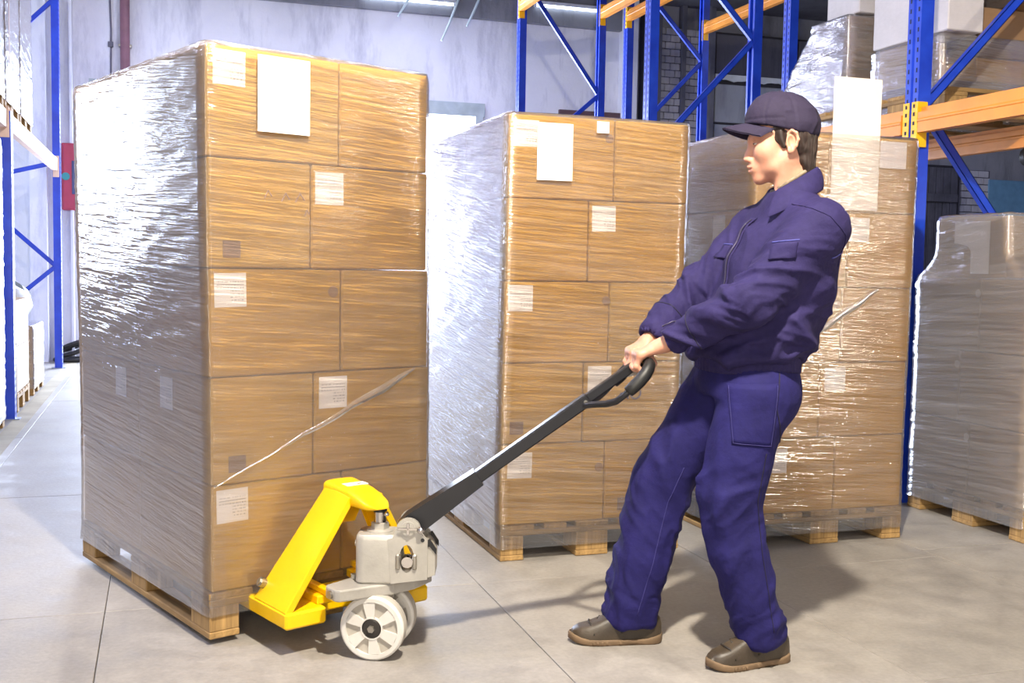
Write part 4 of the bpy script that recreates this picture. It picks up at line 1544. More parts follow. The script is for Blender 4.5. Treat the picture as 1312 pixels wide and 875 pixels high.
def refine(V, Q, prims, steps=2):
    """split every quad in four and pull the vertices onto the field"""
    nv = len(V)
    E = np.sort(np.concatenate([Q[:, [0, 1]], Q[:, [1, 2]], Q[:, [2, 3]], Q[:, [3, 0]]]), 1)
    key = E[:, 0].astype(np.int64) * nv + E[:, 1]
    u, inv = np.unique(key, return_inverse=True)
    mid = (V[u // nv] + V[u % nv]) / 2
    cen = V[Q].mean(1)
    m = len(Q)
    e = [nv + inv[i * m:(i + 1) * m] for i in range(4)]
    c = nv + len(u) + np.arange(m)
    V = np.concatenate([V, mid, cen])
    Q = np.concatenate([np.stack([Q[:, i], e[i], c, e[i - 1]], 1) for i in range(4)])
    for _ in range(steps):
        N = vnormals(V, Q)
        lo = V.min(0)
        cell = np.floor((V - lo) / .05).astype(np.int64)
        k = (cell[:, 0] * 4096 + cell[:, 1]) * 4096 + cell[:, 2]
        order = np.argsort(k, kind='stable')
        cuts = np.flatnonzero(np.diff(k[order])) + 1
        D = np.zeros(len(V))
        for idx in np.split(order, cuts):
            P = V[idx]
            cc = P.mean(0)
            D[idx] = ev(prims, P, cc, .045)
        V = V - N * np.clip(D, -.003, .003)[:, None]
    return V, Q


def vnormals(V, Q):
    a, b, c, d = (V[Q[:, i]] for i in range(4))
    fn = np.cross(c - a, d - b)
    N = np.zeros_like(V)
    for i in range(4): np.add.at(N, Q[:, i], fn)
    return N / np.maximum(np.linalg.norm(N, axis=1), 1e-12)[:, None]


def relax(V, Q, it=2, lam=.5):
    nv = len(V)
    E = np.concatenate([Q[:, [0, 1]], Q[:, [1, 2]], Q[:, [2, 3]], Q[:, [3, 0]]])
    for _ in range(it):
        A = np.zeros_like(V); n = np.zeros(nv)
        np.add.at(A, E[:, 0], V[E[:, 1]]); np.add.at(n, E[:, 0], 1)
        V = V + lam * (A / np.maximum(n, 1)[:, None] - V)
    return V


def vnoise3(P, seed=0):
    i = np.floor(P).astype(np.int64)
    f = P - i
    u = f * f * (3 - 2 * f)
    def h(a, b, c):
        n = (a * 374761393 + b * 668265263 + c * 2147483647 + seed * 982451653) & 0x7fffffff
        n = ((n ^ (n >> 13)) * 1274126177) & 0x7fffffff
        return ((n ^ (n >> 16)) & 0xffff) / 65535.0
    r = 0
    for a in (0, 1):
        for b in (0, 1):
            for c in (0, 1):
                w = (u[:, 0] if a else 1 - u[:, 0]) * (u[:, 1] if b else 1 - u[:, 1]) * (u[:, 2] if c else 1 - u[:, 2])
                r = r + w * h(i[:, 0] + a, i[:, 1] + b, i[:, 2] + c)
    return r


def ridge(P, seed): return 1 - np.abs(2 * vnoise3(P, seed) - 1)


def frame_of(d):
    d = np.array(d, float); d /= np.linalg.norm(d)
    a = np.cross(d, [0, 1, .15]); a /= np.linalg.norm(a)
    return np.stack([d, a, np.cross(d, a)])


def limb_folds(V, N, chain, amp, freq, seed, slant=.8, reach=.16):
    """folds that lie across a limb; chain = list of (point, local amplitude factor)"""
    pts = np.array([p for p, _ in chain], float); am = np.array([a for _, a in chain], float)
    best = np.full(len(V), 9.0); T = np.zeros((len(V), 3)); A = np.zeros(len(V))
    s0 = 0.0
    for i in range(len(pts) - 1):
        d = pts[i + 1] - pts[i]; L = np.linalg.norm(d)
        F = frame_of(d)
        q = V - pts[i]
        t = np.clip(q @ d / L ** 2, 0, 1)
        v = q - t[:, None] * d
        dist = np.linalg.norm(v, axis=1)
        m = dist < best
        loc = np.stack([(t * L + s0) * freq, v @ F[1] * 7, v @ F[2] * 7], 1)
        loc[:, 0] += slant * (v @ F[1] + .6 * v @ F[2]) * freq
        T[m] = loc[m]; A[m] = (am[i] + (am[i + 1] - am[i]) * t)[m]
        best = np.minimum(best, dist)
        s0 += L
    w = np.clip((reach - best) / .05, 0, 1)
    r = ridge(T, seed) ** 2.2 + .45 * ridge(T * 2.1 + 7, seed + 1) ** 2 - .55
    return V + N * (amp * A * w * r)[:, None]


def fin(V):
    W = V * PK
    W[:, 2] += PZ
    return W


def pmesh(name, V, Q, mat, parent, smooth=True):
    return obj(name, np_mesh(name, fin(np.asarray(V, float)), Q, mat, smooth), parent)


def pMB(name, mb, mat, parent, smooth=True):
    mb.v = [tuple(x) for x in fin(np.array([tuple(v) for v in mb.v], float))]
    return mb.build(name, mat, parent, smooth)


# ---- materials
def m_cloth(name, base, lite):
    t = NT(name)
    v = t.coord()
    n = t.noise(v, 9, 5, .6)
    n2 = t.noise(v, 60, 3, .6)
    c = t.ramp(t.math('ADD', t.math('MULTIPLY', n, .7), t.math('MULTIPLY', n2, .3)), [(.3, base), (.75, lite)])
    h = t.math('ADD', t.math('MULTIPLY', n2, .5), t.math('MULTIPLY', t.noise(v, 26, 4), 1.6))
    return t.set(c, .82, 0, t.bump(h, .35, .006), Specular_IOR_Level=.25)


NAVY = m_cloth('navy_work_cloth', srgb(31, 25, 64), srgb(47, 40, 87))
NAVY_D = m_cloth('navy_trouser_cloth', srgb(24, 21, 70), srgb(36, 32, 94))
NAVY_CAP = m_cloth('dark_cap_cloth', srgb(36, 31, 50), srgb(47, 40, 62))
PIPING = m_plain('light_blue_piping', srgb(74, 76, 150), .7)
THREAD = m_plain('dark_thread', srgb(18, 14, 40), .8)


def m_skin():
    t = NT('skin')
    v = t.coord()
    n = t.noise(v, 14, 5, .6)
    n2 = t.noise(v, 140, 3)
    c = t.ramp(n, [(.3, srgb(186, 130, 106)), (.7, srgb(208, 154, 128))])
    return t.set(c, .5, 0, t.bump(n2, .12, .002), Subsurface_Weight=.12, Subsurface_Radius=(.012, .005, .003), Subsurface_Scale=1.0)


SKIN = m_skin()
HAIR_M = m_plain('dark_brown_hair', srgb(44, 30, 24), .5, var=.2, nscale=40)
LIP = m_plain('lips', srgb(176, 104, 94), .5)
SHOE = m_plain('dusty_brown_leather', srgb(66, 56, 44), .45, var=.22, nscale=14, bump=.2)
SOLE = m_plain('tan_rubber_sole', srgb(116, 94, 70), .75, var=.15, nscale=20)
WOOL = m_plain('grey_beige_knit', srgb(140, 124, 104), .95, var=.2, nscale=90, bump=.6)
INNER = m_plain('dark_sweater', srgb(24, 20, 30), .95)

person = thing('person', 'person in navy work suit and cap leaning back to pull the black tow handle', 'person', person_loc, -YAW)

# ---- skeleton points
neck = np.array((.060, 0, 1.395))
shN, elN, wrN = np.array((.105, -.165, 1.315)), np.array((-.108, -.205, 1.095)), np.array((-.325, -.068, .957))
shF, elF, wrF = np.array((-.015, .165, 1.315)), np.array((-.205, .165, 1.110)), np.array((-.352, .085, .962))
hipN, knN, miN, anN = np.array((-.050, -.085, .80)), np.array((-.128, -.100, .50)), np.array((-.098, -.095, .33)), np.array((-.012, -.078, .06))
hipF, knF, miF, anF = np.array((-.130, .090, .80)), np.array((-.305, .105, .50)), np.array((-.358, .105, .25)), np.array((-.402, .100, .05))
BAR_N, BAR_F = np.array((-.383, -.035, .891)), np.array((-.393, .076, .891))

# ---- head frame
HO = np.array((.024, -.002, 1.600))
hy, hp = math.radians(-9), math.radians(3)
hf = np.array((-math.cos(hy) * math.cos(hp), -math.sin(hy) * math.cos(hp), -math.sin(hp)))
hs = np.array((math.sin(hy), -math.cos(hy), 0))           # his left, toward the camera
hu = np.cross(hs, -hf) if np.cross(hs, -hf)[2] > 0 else np.cross(-hf, hs)
HR = np.stack([hf, hs, hu])
def H(f, s, u): return HO + f * hf + s * hs + u * hu

body = [
    ell(H(-.004, 0, .022), (.094, .074, .084), k=.02, M=HR),
    ell(H(.036, 0, -.030), (.056, .060, .086), k=.03, M=HR),
    ell(H(.030, 0, -.086), (.056, .052, .050), k=.03, M=HR),
    ell(H(.072, 0, -.127), (.020, .023, .019), k=.024, M=HR),
    cone(H(.022, .040, -.095), H(-.022, .060, -.055), .016, .014, k=.03),
    cone(H(.022, -.040, -.095), H(-.022, -.060, -.055), .016, .014, k=.03),
    ell(H(.056, .042, -.046), (.026, .022, .024), k=.03, M=HR), ell(H(.056, -.042, -.046), (.026, .022, .024), k=.03, M=HR),
    cone(H(.082, .034, -.002), H(.092, .010, -.004), .010, .010, k=.016), cone(H(.082, -.034, -.002), H(.092, -.010, -.004), .010, .010, k=.016),
    ell(H(.098, .031, -.022), (.014, .020, .013), 's', .012, HR), ell(H(.098, -.031, -.022), (.014, .020, .013), 's', .012, HR),
    cone(H(.090, 0, -.008), H(.103, 0, -.050), .0090, .0095, k=.016),
    cone(H(.103, 0, -.050), H(.109, 0, -.064), .0095, .0108, k=.010),
    ell(H(.098, .0125, -.069), (.011, .008, .008), k=.008, M=HR), ell(H(.098, -.0125, -.069), (.011, .008, .008), k=.008, M=HR),
    ell(H(.104, .006, -.079), (.006, .004, .004), 's', .003, HR), ell(H(.104, -.006, -.079), (.006, .004, .004), 's', .003, HR),
    ell(H(.080, 0, -.094), (.021, .027, .022), k=.018, M=HR),
    cone(H(.092, .018, -.0925), H(.1015, 0, -.089), .004, .0064, k=.005), cone(H(.092, -.018, -.0925), H(.1015, 0, -.089), .004, .0064, k=.005),
    cone(H(.089, .016, -.1015), H(.0975, 0, -.1025), .0045, .0066, k=.005), cone(H(.089, -.016, -.1015), H(.0975, 0, -.1025), .0045, .0066, k=.005),
    cone(H(.096, .021, -.0962), H(.1065, 0, -.0958), .0018, .0022, 's', .003), cone(H(.096, -.021, -.0962), H(.1065, 0, -.0958), .0018, .0022, 's', .003),
    # neck
    cone(H(-.028, 0, -.075), neck + (.005, 0, 0), .051, .056, k=.03),
    cone(H(-.010, .042, -.085), neck + (-.045, -.02, .0), .014, .016, k=.03),
]
for s in (1, -1):      # ears: plate, hollow, rim and lobe
    eM = np.stack([hf * .94 + hs * .34 * s, hs * s * .94 - hf * .34, hu])
    eM[0] /= np.linalg.norm(eM[0]); eM[1] /= np.linalg.norm(eM[1])
    tl = math.radians(10)
    body += [ell(H(-.020, s * .077, -.026), (.018, .0065, .031), k=.008, M=eM),
             ell(H(-.017, s * .084, -.028), (.0095, .006, .017), 's', .004, eM),
             ell(H(-.015, s * .081, -.053), (.009, .006, .010), k=.006, M=eM)]
    rim = [H(-.010, s * .080, -.002), H(-.020, s * .086, .006), H(-.033, s * .089, -.002), H(-.038, s * .088, -.022), H(-.032, s * .085, -.040), H(-.022, s * .081, -.055)]
    for a, b in zip(rim[:-1], rim[1:]): body.append(cone(a, b, .0042, .0042, k=.004))
    body.append(cone(H(-.006, s * .076, -.030), H(-.007, s * .077, -.036), .005, .005, k=.004))
# trunk and limbs under the clothes
body += [
    sections([(.80, -.06, 0, .085, .10), (.95, -.06, 0, .085, .10), (1.20, .03, 0, .09, .12), (1.34, .055, 0, .07, .12), (1.385, .06, 0, .045, .05)], math.radians(20), k=.04),
    cone(shN, elN, .045, .040), cone(elN, wrN, .038, .026), cone(shF, elF, .045, .040), cone(elF, wrF, .038, .026),
    cone(hipN + (0, 0, .02), knN, .075, .052), cone(knN, anN, .050, .034), cone(hipF + (0, 0, .02), knF, .075, .052), cone(knF, anF, .050, .034),
]


def hand(W, B, side, bar=(-.085, 1, 0)):
    """hand closed over the cross bar; side=+1: thumb toward +Y"""
    bl = np.array(bar, float); bl /= np.linalg.norm(bl)
    def ring(al, R, lat): return B + bl * lat + R * np.array((-math.sin(al), 0, math.cos(al)))
    out = []
    D = math.radians
    tops = []
    for lat, ln, r in ((.033, .96, .0098), (.0115, 1.04, .0102), (-.0105, 1.0, .0098), (-.0305, .84, .0088)):
        lt = lat * side
        spl = lt * 1.06
        mcp = ring(D(40), .037, spl)
        pip = ring(D(40 + 72 * ln), .036, lt)
        dip = ring(D(40 + 138 * ln), .030, lt * .97)
        tip = ring(D(40 + 196 * ln), .0245, lt * .95)
        tops.append(mcp)
        out += [cone(mcp, pip, r * 1.08, r, k=.004), cone(pip, dip, r, r * .92, k=.004), cone(dip, tip, r * .92, r * .82, k=.004),
                ell(mcp + np.array((-.001, 0, .003)), (r * 1.15,) * 3, k=.008), ell(pip + np.array((-.001, 0, 0)), (r * 1.06,) * 3, k=.004)]
        base = W + (mcp - W) * .18 + bl * lt * .15
        out.append(cone(base, mcp, .0165, .0125, k=.014))
    # ball of the thumb, thumb over the back of the bar and along the index finger
    t0 = W + (tops[0] - W) * .28 + bl * .016 * side
    t1 = ring(D(-18), .036, .044 * side)
    t2 = ring(D(-95), .034, .050 * side)
    t3 = ring(D(-150), .028, .046 * side)
    out += [cone(t0, t1, .0175, .0135, k=.014), cone(t1, t2, .0125, .0110, k=.006), cone(t2, t3, .0110, .0092, k=.005)]
    # wrist
    out += [cone(W + (W - tops[1]) * .25, W + (tops[1] - W) * .25, .0235, .0235, k=.014, sq=((.3, 0, 1), .78)),
            ell(W + np.array((.002, -.016 * side, .014)), (.008, .008, .007), k=.012)]
    return out


body += hand(wrN, BAR_N, 1) + hand(wrF, BAR_F, -1)
V, Q = isosurface(body, (-.56, -.30, .0), (.26, .30, 1.72), .0042)
V, Q = refine(V, Q, body, 2)
bd = pmesh('body', V, Q, SKIN, person)

# ---- eyes, brows, lips
EYE_W = m_plain('eye_white', srgb(220, 214, 208), .25, var=.01)
IRIS = m_plain('brown_iris', srgb(60, 44, 36), .2)
for s in (1, -1):
    c = H(.0782, s * .031, -.0225)
    m = MB().lathe([(.0, -.0118), (.006, -.0102), (.0102, -.006), (.0118, 0), (.0102, .006), (.0062, .0101)], 16)
    look = (hf * .97 - hu * .22); look /= np.linalg.norm(look)
    q = Vector((0, 0, 1)).rotation_difference(Vector(look)).to_matrix()
    m.v = [tuple(Vector(c) + q @ Vector(v)) for v in m.v]
    e = pMB('eye', m, EYE_W, bd)
    m = MB().lathe([(.0062, .0101), (.0035, .0114), (.0, .0120)], 14)
    m.v = [tuple(Vector(c) + q @ Vector(v)) for v in m.v]
    pMB('iris', m, IRIS, e)
    # lids: skin caps over the ball, with dark lash line
    for (a0, a1, nm) in ((3, 78, 'upper_lid'), (-66, -15, 'lower_lid')):
        rows = []
        for i in range(7):
            el = math.radians(a0 + (a1 - a0) * i / 6)
            row = []
            for j in range(11):
                az = math.radians(-72 + 144 * j / 10)
                drop = math.cos(az) ** .7
                ee = el * (.55 + .45 * drop) if nm == 'upper_lid' else el * (.8 + .2 * drop)
                d = hf * math.cos(ee) * math.cos(az) + hs * math.cos(ee) * math.sin(az) + hu * math.sin(ee)
                row.append(tuple(c + d * .0128))
            rows.append(row)
        pMB(nm, MB().grid(rows), SKIN, bd)
        if nm == 'upper_lid':
            pMB('lash', MB().tube([tuple(np.array(p) + hf * .0008) for p in rows[0][1:-1]], .0009, 5), HAIR_M, bd)
    br = [H(.093, s * .012, .003), H(.0945, s * .022, .0075), H(.090, s * .034, .0085), H(.080, s * .047, .003)]
    pMB('eyebrow', MB().tube([tuple(p) for p in br], [.0022, .0036, .0032, .0014], 8), HAIR_M, bd)
lp = []
for k in range(9):
    s_ = -.017 + .034 * k / 8
    lp.append(tuple(H(.1030 - 18 * s_ * s_, s_, -.0965 + .5 * abs(s_) * .1)))
pMB('lip_line', MB().tube(lp, [.0006] + [.0012] * 7 + [.0006], 6), LIP, bd)

# ---- hair: back, sides, sideburns
hair = [
    ell(H(-.022, 0, -.004), (.083, .0785, .086), k=.01, M=HR),
    ell(H(-.066, 0, -.066), (.030, .050, .050), k=.03, M=HR),
    cone(H(-.072, .020, -.095), H(-.086, .018, -.125), .016, .006, k=.02), cone(H(-.076, -.015, -.095), H(-.088, -.012, -.130), .016, .006, k=.02),
    cone(H(-.060, .040, -.085), H(-.070, .040, -.118), .013, .005, k=.02),
    half(hf, HO @ hf - .022, HO, .3, 'i', .01),
    ell(H(.010, .0650, .004), (.026, .011, .034), k=.010, M=HR), ell(H(.010, -.0650, .004), (.026, .011, .034), k=.010, M=HR),
    ell(H(.002, .0700, -.024), (.010, .0065, .020), k=.008, M=HR), ell(H(.002, -.0700, -.024), (.010, .0065, .020), k=.008, M=HR),
    ell(H(.030, .0590, .016), (.016, .010, .020), k=.008, M=HR), ell(H(.030, -.0590, .016), (.016, .010, .020), k=.008, M=HR),
    ell(H(-.018, .092, -.030), (.022, .022, .036), 's', .006, HR), ell(H(-.018, -.092, -.030), (.022, .022, .036), 's', .006, HR),
]
V, Q = isosurface(hair, H(0, 0, 0) - .20, H(0, 0, 0) + .17, .0034)
N = vnormals(V, Q)
L3 = (V - HO) @ HR.T
st = np.stack([L3[:, 0] * 150, L3[:, 1] * 150, L3[:, 2] * 22], 1)
V = V + N * (.0075 * (vnoise3(st, 3) - .4))[:, None]
low = np.clip((-.085 - L3[:, 2]) / .04, 0, 1)
V[:, 2] -= .012 * low * vnoise3(np.stack([L3[:, 0] * 120, L3[:, 1] * 120, L3[:, 2] * 0], 1), 9)
pmesh('hair', V, Q, HAIR_M, person)

# ---- cap
capp = [ell(H(.000, 0, .022), (.106, .087, .112), k=.01, M=HR),
        ell(H(.045, 0, .058), (.052, .062, .062), k=.05, M=HR),
        ell(H(-.055, 0, .030), (.052, .070, .062), k=.03, M=HR),
        half(np.array(-(hu + hf * -.24)), -(HO @ ((hu + hf * -.24) / np.linalg.norm(hu + hf * -.24))) - .013, HO, .4, 'i', .006)]
V, Q = isosurface(capp, HO - .16, HO + .19, .0036)
N = vnormals(V, Q)
L3 = (V - HO) @ HR.T
ang = np.arctan2(L3[:, 1], L3[:, 0])
# panel seams meeting at the crown, a crease across the front, soft dents
dis = np.zeros(len(V))
for sa in (-PI * .62, -PI * .30, PI * .30, PI * .62, PI):
    da = np.abs(np.angle(np.exp(1j * (ang - sa)))) * np.hypot(L3[:, 0], L3[:, 1])
    dis -= .0022 * np.exp(-(da / .0035) ** 2)
dis += .005 * (vnoise3(L3 * np.array((26, 26, 34)), 5) - .5) + .004 * (ridge(L3 * np.array((14, 40, 22)), 8) ** 3 - .3) * (L3[:, 0] < 0)
crs = np.abs(L3[:, 2] - .046 - .05 * L3[:, 0])
dis -= .0018 * np.exp(-(crs / .004) ** 2) * (L3[:, 0] > .0)
V = V + N * dis[:, None]
capo = pmesh('cap', V, Q, NAVY_CAP, person)
rows_t, rows_b = [], []
for i in range(9):
    t = i / 8
    rt, rb = [], []
    for j in range(25):
        ph = math.radians(-70 + 140 * j / 24)
        e = math.cos(ph)
        ext = (.082 * (max(e, 0) ** .75)) * t
        f = .100 * math.cos(ph) + ext - .004 * (1 - t)
        sd = .0855 * math.sin(ph) * (1 - .06 * t)
        z = .043 - .026 * (abs(math.sin(ph)) ** 2.0) - .022 * abs(math.sin(ph)) ** 2 * t - .010 * t * e + .010 * t * (1 - t) * e + .20 * .0 * f
        z += -.10 * (.100 - f) * (f < .1)
        p = H(f, sd, z)
        rt.append(tuple(p + hu * .002)); rb.append(tuple(p - hu * .002))
    rows_t.append(rt); rows_b.append(rb)
m = MB().grid(rows_t[::-1]).grid(rows_b)
n_, m_ = 25, 9
for j in range(24):
    a = (0) * n_ + j                       # outer edge of the top grid is its first row
    b = m_ * n_ + 8 * n_ + j
    m.f.append((a, a + 1, b + 1, b))
pMB('cap_bill', m, NAVY_CAP, capo)
# button and strap at the back
m = MB().lathe([(.0, .006), (.006, .005), (.008, 0)], 12)
qc = Vector((0, 0, 1)).rotation_difference(Vector(hu)).to_matrix()
m.v = [tuple(Vector(H(.004, 0, .133)) + qc @ Vector(v)) for v in m.v]
pMB('cap_button', m, NAVY_CAP, capo)
# ---- jacket
CY = math.radians(20)
jk = [
    sections([(.900, -.066, 0, .158, .170), (.94, -.060, 0, .172, .185), (1.02, -.030, 0, .172, .198), (1.12, .005, 0, .160, .202), (1.22, .036, 0, .150, .205), (1.30, .052, 0, .125, .200), (1.345, .058, 0, .095, .165), (1.39, .062, 0, .070, .080)], CY, k=.03),
    cone(neck + (-.005, 0, -.015), shN + (0, .02, .005), .070, .070, k=.05), cone(neck + (-.005, 0, -.015), shF + (0, -.02, .005), .066, .066, k=.05),
    cone(shN, elN, .082, .068, k=.04), cone(elN, wrN + (elN - wrN) * .12, .068, .048, k=.02),
    cone(shF, elF, .076, .064, k=.04), cone(elF, wrF + (elF - wrF) * .12, .064, .047, k=.02),
    ell((.075, -.02, 1.19), (.115, .165, .14), k=.05),
]
jkc = jk + [half((0, 0, -1), -.922, (0, 0, .9), .4, 'i', .008)]
for (W, E) in ((wrN, elN), (wrF, elF)):      # open cuffs
    d = (W - E) / np.linalg.norm(W - E)
    jkc.append(cone(W - d * .030, W + d * .10, .034, .040, 's', .006))
jkc.append(cone(neck + (0, 0, -.03), neck + (-.01, 0, .12), .058, .064, 's', .01))
V, Q = isosurface(jkc, (-.42, -.36, .88), (.30, .34, 1.46), .0062)
V = relax(V, Q, 2, .5)
N = vnormals(V, Q)
V = limb_folds(V, N, [(shN, .35), ((shN + elN) / 2, .7), (elN, 1.25), ((elN + wrN) / 2, .9), (wrN, .7)], .026, 17, 3, .9, .11)
N = vnormals(V, Q)
V = limb_folds(V, N, [(shF, .35), ((shF + elF) / 2, .8), (elF, 1.2), ((elF + wrF) / 2, 1.0), (wrF, .7)], .025, 17, 31, -.8, .10)
N = vnormals(V, Q)
# trunk: cloth gathers over the waistband, drag lines from the armpit to the hem
low = np.clip((1.12 - V[:, 2]) / .16, 0, 1)
trunk = np.ones(len(V))
for a, b, r in ((shN, elN, .10), (elN, wrN, .095), (shF, elF, .10), (elF, wrF, .09)):
    d = b - a
    t = np.clip((V - a) @ d / (d @ d), 0, 1)
    trunk = np.minimum(trunk, np.clip((np.linalg.norm(V - a - t[:, None] * d, axis=1) - r) / .03, 0, 1))
g1 = ridge(np.stack([V[:, 0] * 7 + V[:, 2] * 9, V[:, 1] * 7, V[:, 2] * 17 - V[:, 0] * 9], 1), 12) ** 2
g2 = ridge(np.stack([V[:, 0] * 9, V[:, 1] * 9, V[:, 2] * 30 + V[:, 0] * 8], 1), 15) ** 2
g3 = ridge(np.stack([V[:, 0] * 6, V[:, 1] * 6, V[:, 2] * 8 + V[:, 0] * 7], 1), 19) ** 2
V = V + N * (trunk * (low * (.040 * (g1 - .35) + .016 * (g2 - .3)) + .024 * (g3 - .35)))[:, None]
# gathered hard just above the band
V = relax(V, Q, 1, .35)
jacket = pmesh('jacket', V, Q, NAVY, person)
JV, JQ = V.copy(), Q.copy()

from mathutils.bvhtree import BVHTree
JT = BVHTree.FromPolygons([Vector(v) for v in JV], [tuple(int(i) for i in q) for q in JQ])


def drape(P, direction, off=.003, far=.5, skip=False):
    """throw points along a direction onto the jacket"""
    d = Vector(direction).normalized()
    out = []
    for p in P:
        hit = JT.ray_cast(Vector(p) - d * far, d)
        if hit[0] is None:
            if skip: continue
            out.append(tuple(p)); continue
        q, n = hit[0], hit[1]
        out.append(tuple(q + n * off))
    return out


def seam(pts, direction, r=.0016, mat=THREAD, name='seam', off=.001, n=14):
    P = []
    pts = [np.array(p, float) for p in pts]
    for a, b in zip(pts[:-1], pts[1:]):
        for k in range(n): P.append(a + (b - a) * k / n)
    P.append(pts[-1])
    return pMB(name, MB().tube(drape(P, direction, off, skip=True), r, 6), mat, jacket)


def patch(corners, direction, off=.004, n=8, name='pocket', mat=None, edge=.0015, tree_par=None):
    """quad patch draped on the jacket, with a rolled edge; corners in order"""
    a, b, c, d = (np.array(p, float) for p in corners)
    rows = []
    for i in range(n + 1):
        P = [(a * (1 - j / n) + b * j / n) * (1 - i / n) + (d * (1 - j / n) + c * j / n) * (i / n) for j in range(n + 1)]
        rows.append(drape(P, direction, off))
    m = MB().grid(rows)
    back = [[tuple(np.array(p) + np.array(Vector(direction).normalized()) * (off + .002)) for p in r] for r in rows]
    m.grid([r[::-1] for r in back])
    k = (n + 1) ** 2
    g = lambda i, j: i * (n + 1) + j
    gb = lambda i, j: k + i * (n + 1) + (n - j)
    for j in range(n):
        m.f.append((g(0, j + 1), g(0, j), gb(0, j), gb(0, j + 1)))
        m.f.append((g(n, j), g(n, j + 1), gb(n, j + 1), gb(n, j)))
        m.f.append((g(j, 0), g(j + 1, 0), gb(j + 1, 0), gb(j, 0)))
        m.f.append((g(j + 1, n), g(j, n), gb(j, n), gb(j + 1, n)))
    return pMB(name, m, mat or NAVY, jacket)


toward = (.35, 1, 0)              # direction used to throw things onto the near chest
# chest pocket flap with piping, hand pocket edge, placket and zip
patch([(-.095, -.3, 1.262), (-.010, -.3, 1.268), (-.018, -.3, 1.222), (-.100, -.3, 1.214)], (.6, 1, 0), .006, 8, 'pocket_flap')
seam([(-.098, -.3, 1.268), (-.005, -.3, 1.275)], (.6, 1, 0), .0022, PIPING, 'piping')
front = (1, .42, 0)
patch([(-.3, .010, 1.262), (-.3, .085, 1.262), (-.3, .085, 1.222), (-.3, .010, 1.218)], (1, .1, 0), .006, 8, 'pocket_flap')
seam([(-.3, -.02, 1.262), (-.3, .09, 1.268)], (1, .1, 0), .0020, PIPING, 'piping')
patch([(-.35, -.075, 1.345), (-.35, -.045, 1.345), (-.35, -.055, 1.02), (-.35, -.090, 1.02)], (1, .25, 0), .006, 14, 'placket')
zp = [(-.35, -.068 - .02 * k / 24, 1.335 - .33 * k / 24) for k in range(25)]
pMB('zip', MB().tube(drape(zp, (1, .25, 0), .009), .0026, 6), m_plain('dull_zip', srgb(60, 56, 80), .4, .5), jacket)
# yoke seam on the back of the shoulder, armhole seam, cuff seams
seam([(.22, -.06, 1.262), (.19, -.16, 1.245), (.155, -.23, 1.225)], (-.75, .75, 0), .0022, PIPING, 'piping')
seam([(.03, -.35, 1.385), (.11, -.35, 1.345), (.165, -.35, 1.29), (.172, -.35, 1.20)], (0, 1, 0), .0013, NAVY, 'armhole_seam')
for (W, E, c_) in ((wrN, elN, 1), (wrF, elF, 2)):
    d = (W - E) / np.linalg.norm(W - E)
    F = frame_of(d)
    c0 = W - d * .105
    pts = []
    for k in range(25):
        q = 2 * PI * k / 24
        dirv = F[1] * math.cos(q) + F[2] * math.sin(q)
        hit = JT.ray_cast(Vector(c0 + dirv * .12), Vector(-dirv))
        hp_ = hit[0]
        if hp_ is None or (hp_ - Vector(c0)).length > .080: continue
        pts.append(tuple(hp_ + Vector(dirv) * .0005))
    pMB('cuff_seam', MB().tube(pts, .0018, 6), THREAD, jacket)

# collar: stand and fall, open at the front
rowsA = []
n = 41
for i in range(n):
    q = -2.30 + 4.60 * i / (n - 1)              # 0 = nape; + runs round his right side
    cx, cy = math.cos(q), math.sin(q)
    fr_ = (1 - cx) / 2                          # 0 at the nape, 1 at the throat
    base = np.array((.060 + .074 * cx - .012 * fr_, .072 * cy, 1.425 - .070 * fr_))
    top = np.array((.056 + .066 * cx - .014 * fr_, .064 * cy, 1.508 - .092 * fr_))
    tuck = np.array((.060 + .076 * cx - .012 * fr_, .075 * cy, 1.510 - .092 * fr_))
    dz = .070 + .030 * max(0, (fr_ - .45) / .55)
    out = .014 + .040 * fr_
    fall = np.array((.060 + (.078 + out) * cx - .014 * fr_ - .020 * max(0, fr_ - .6), (.078 + out) * cy, 1.508 - .092 * fr_ - dz))
    mid = (tuck + fall) / 2 + np.array((cx, cy, .35)) * .008
    rowsA.append([tuple(base), tuple(top), tuple(tuck), tuple(mid), tuple(fall)])
co = pMB('collar', MB().grid(rowsA), NAVY, jacket)
sd = co.modifiers.new('thickness', 'SOLIDIFY'); sd.thickness = .005; sd.offset = 0
sb = co.modifiers.new('smooth', 'SUBSURF'); sb.levels = 1; sb.render_levels = 2
kn = [tuple(np.array(r[1]) * .4 + np.array(r[2]) * .6 + np.array((0, 0, .004)) - np.array((math.cos(-2.3 + 4.6 * i / 40), math.sin(-2.3 + 4.6 * i / 40), 0)) * .008) for i, r in enumerate(rowsA)]
pMB('knit_edge', MB().tube(kn, [.0062 + .001 * math.sin(i * 2.7) for i in range(n)], 8), WOOL, jacket)
# dark sweater in the open neck
V, Q = isosurface([cone(neck + (-.020, 0, -.06), neck + (-.008, 0, .030), .070, .060, k=.02), half((.35, 0, 1), (neck + (0, 0, .020)) @ (np.array((.35, 0, 1)) / math.hypot(.35, 1)), neck, .3, 'i', .004)], neck - .14, neck + .12, .005)
pmesh('sweater', V, Q, INNER, person)

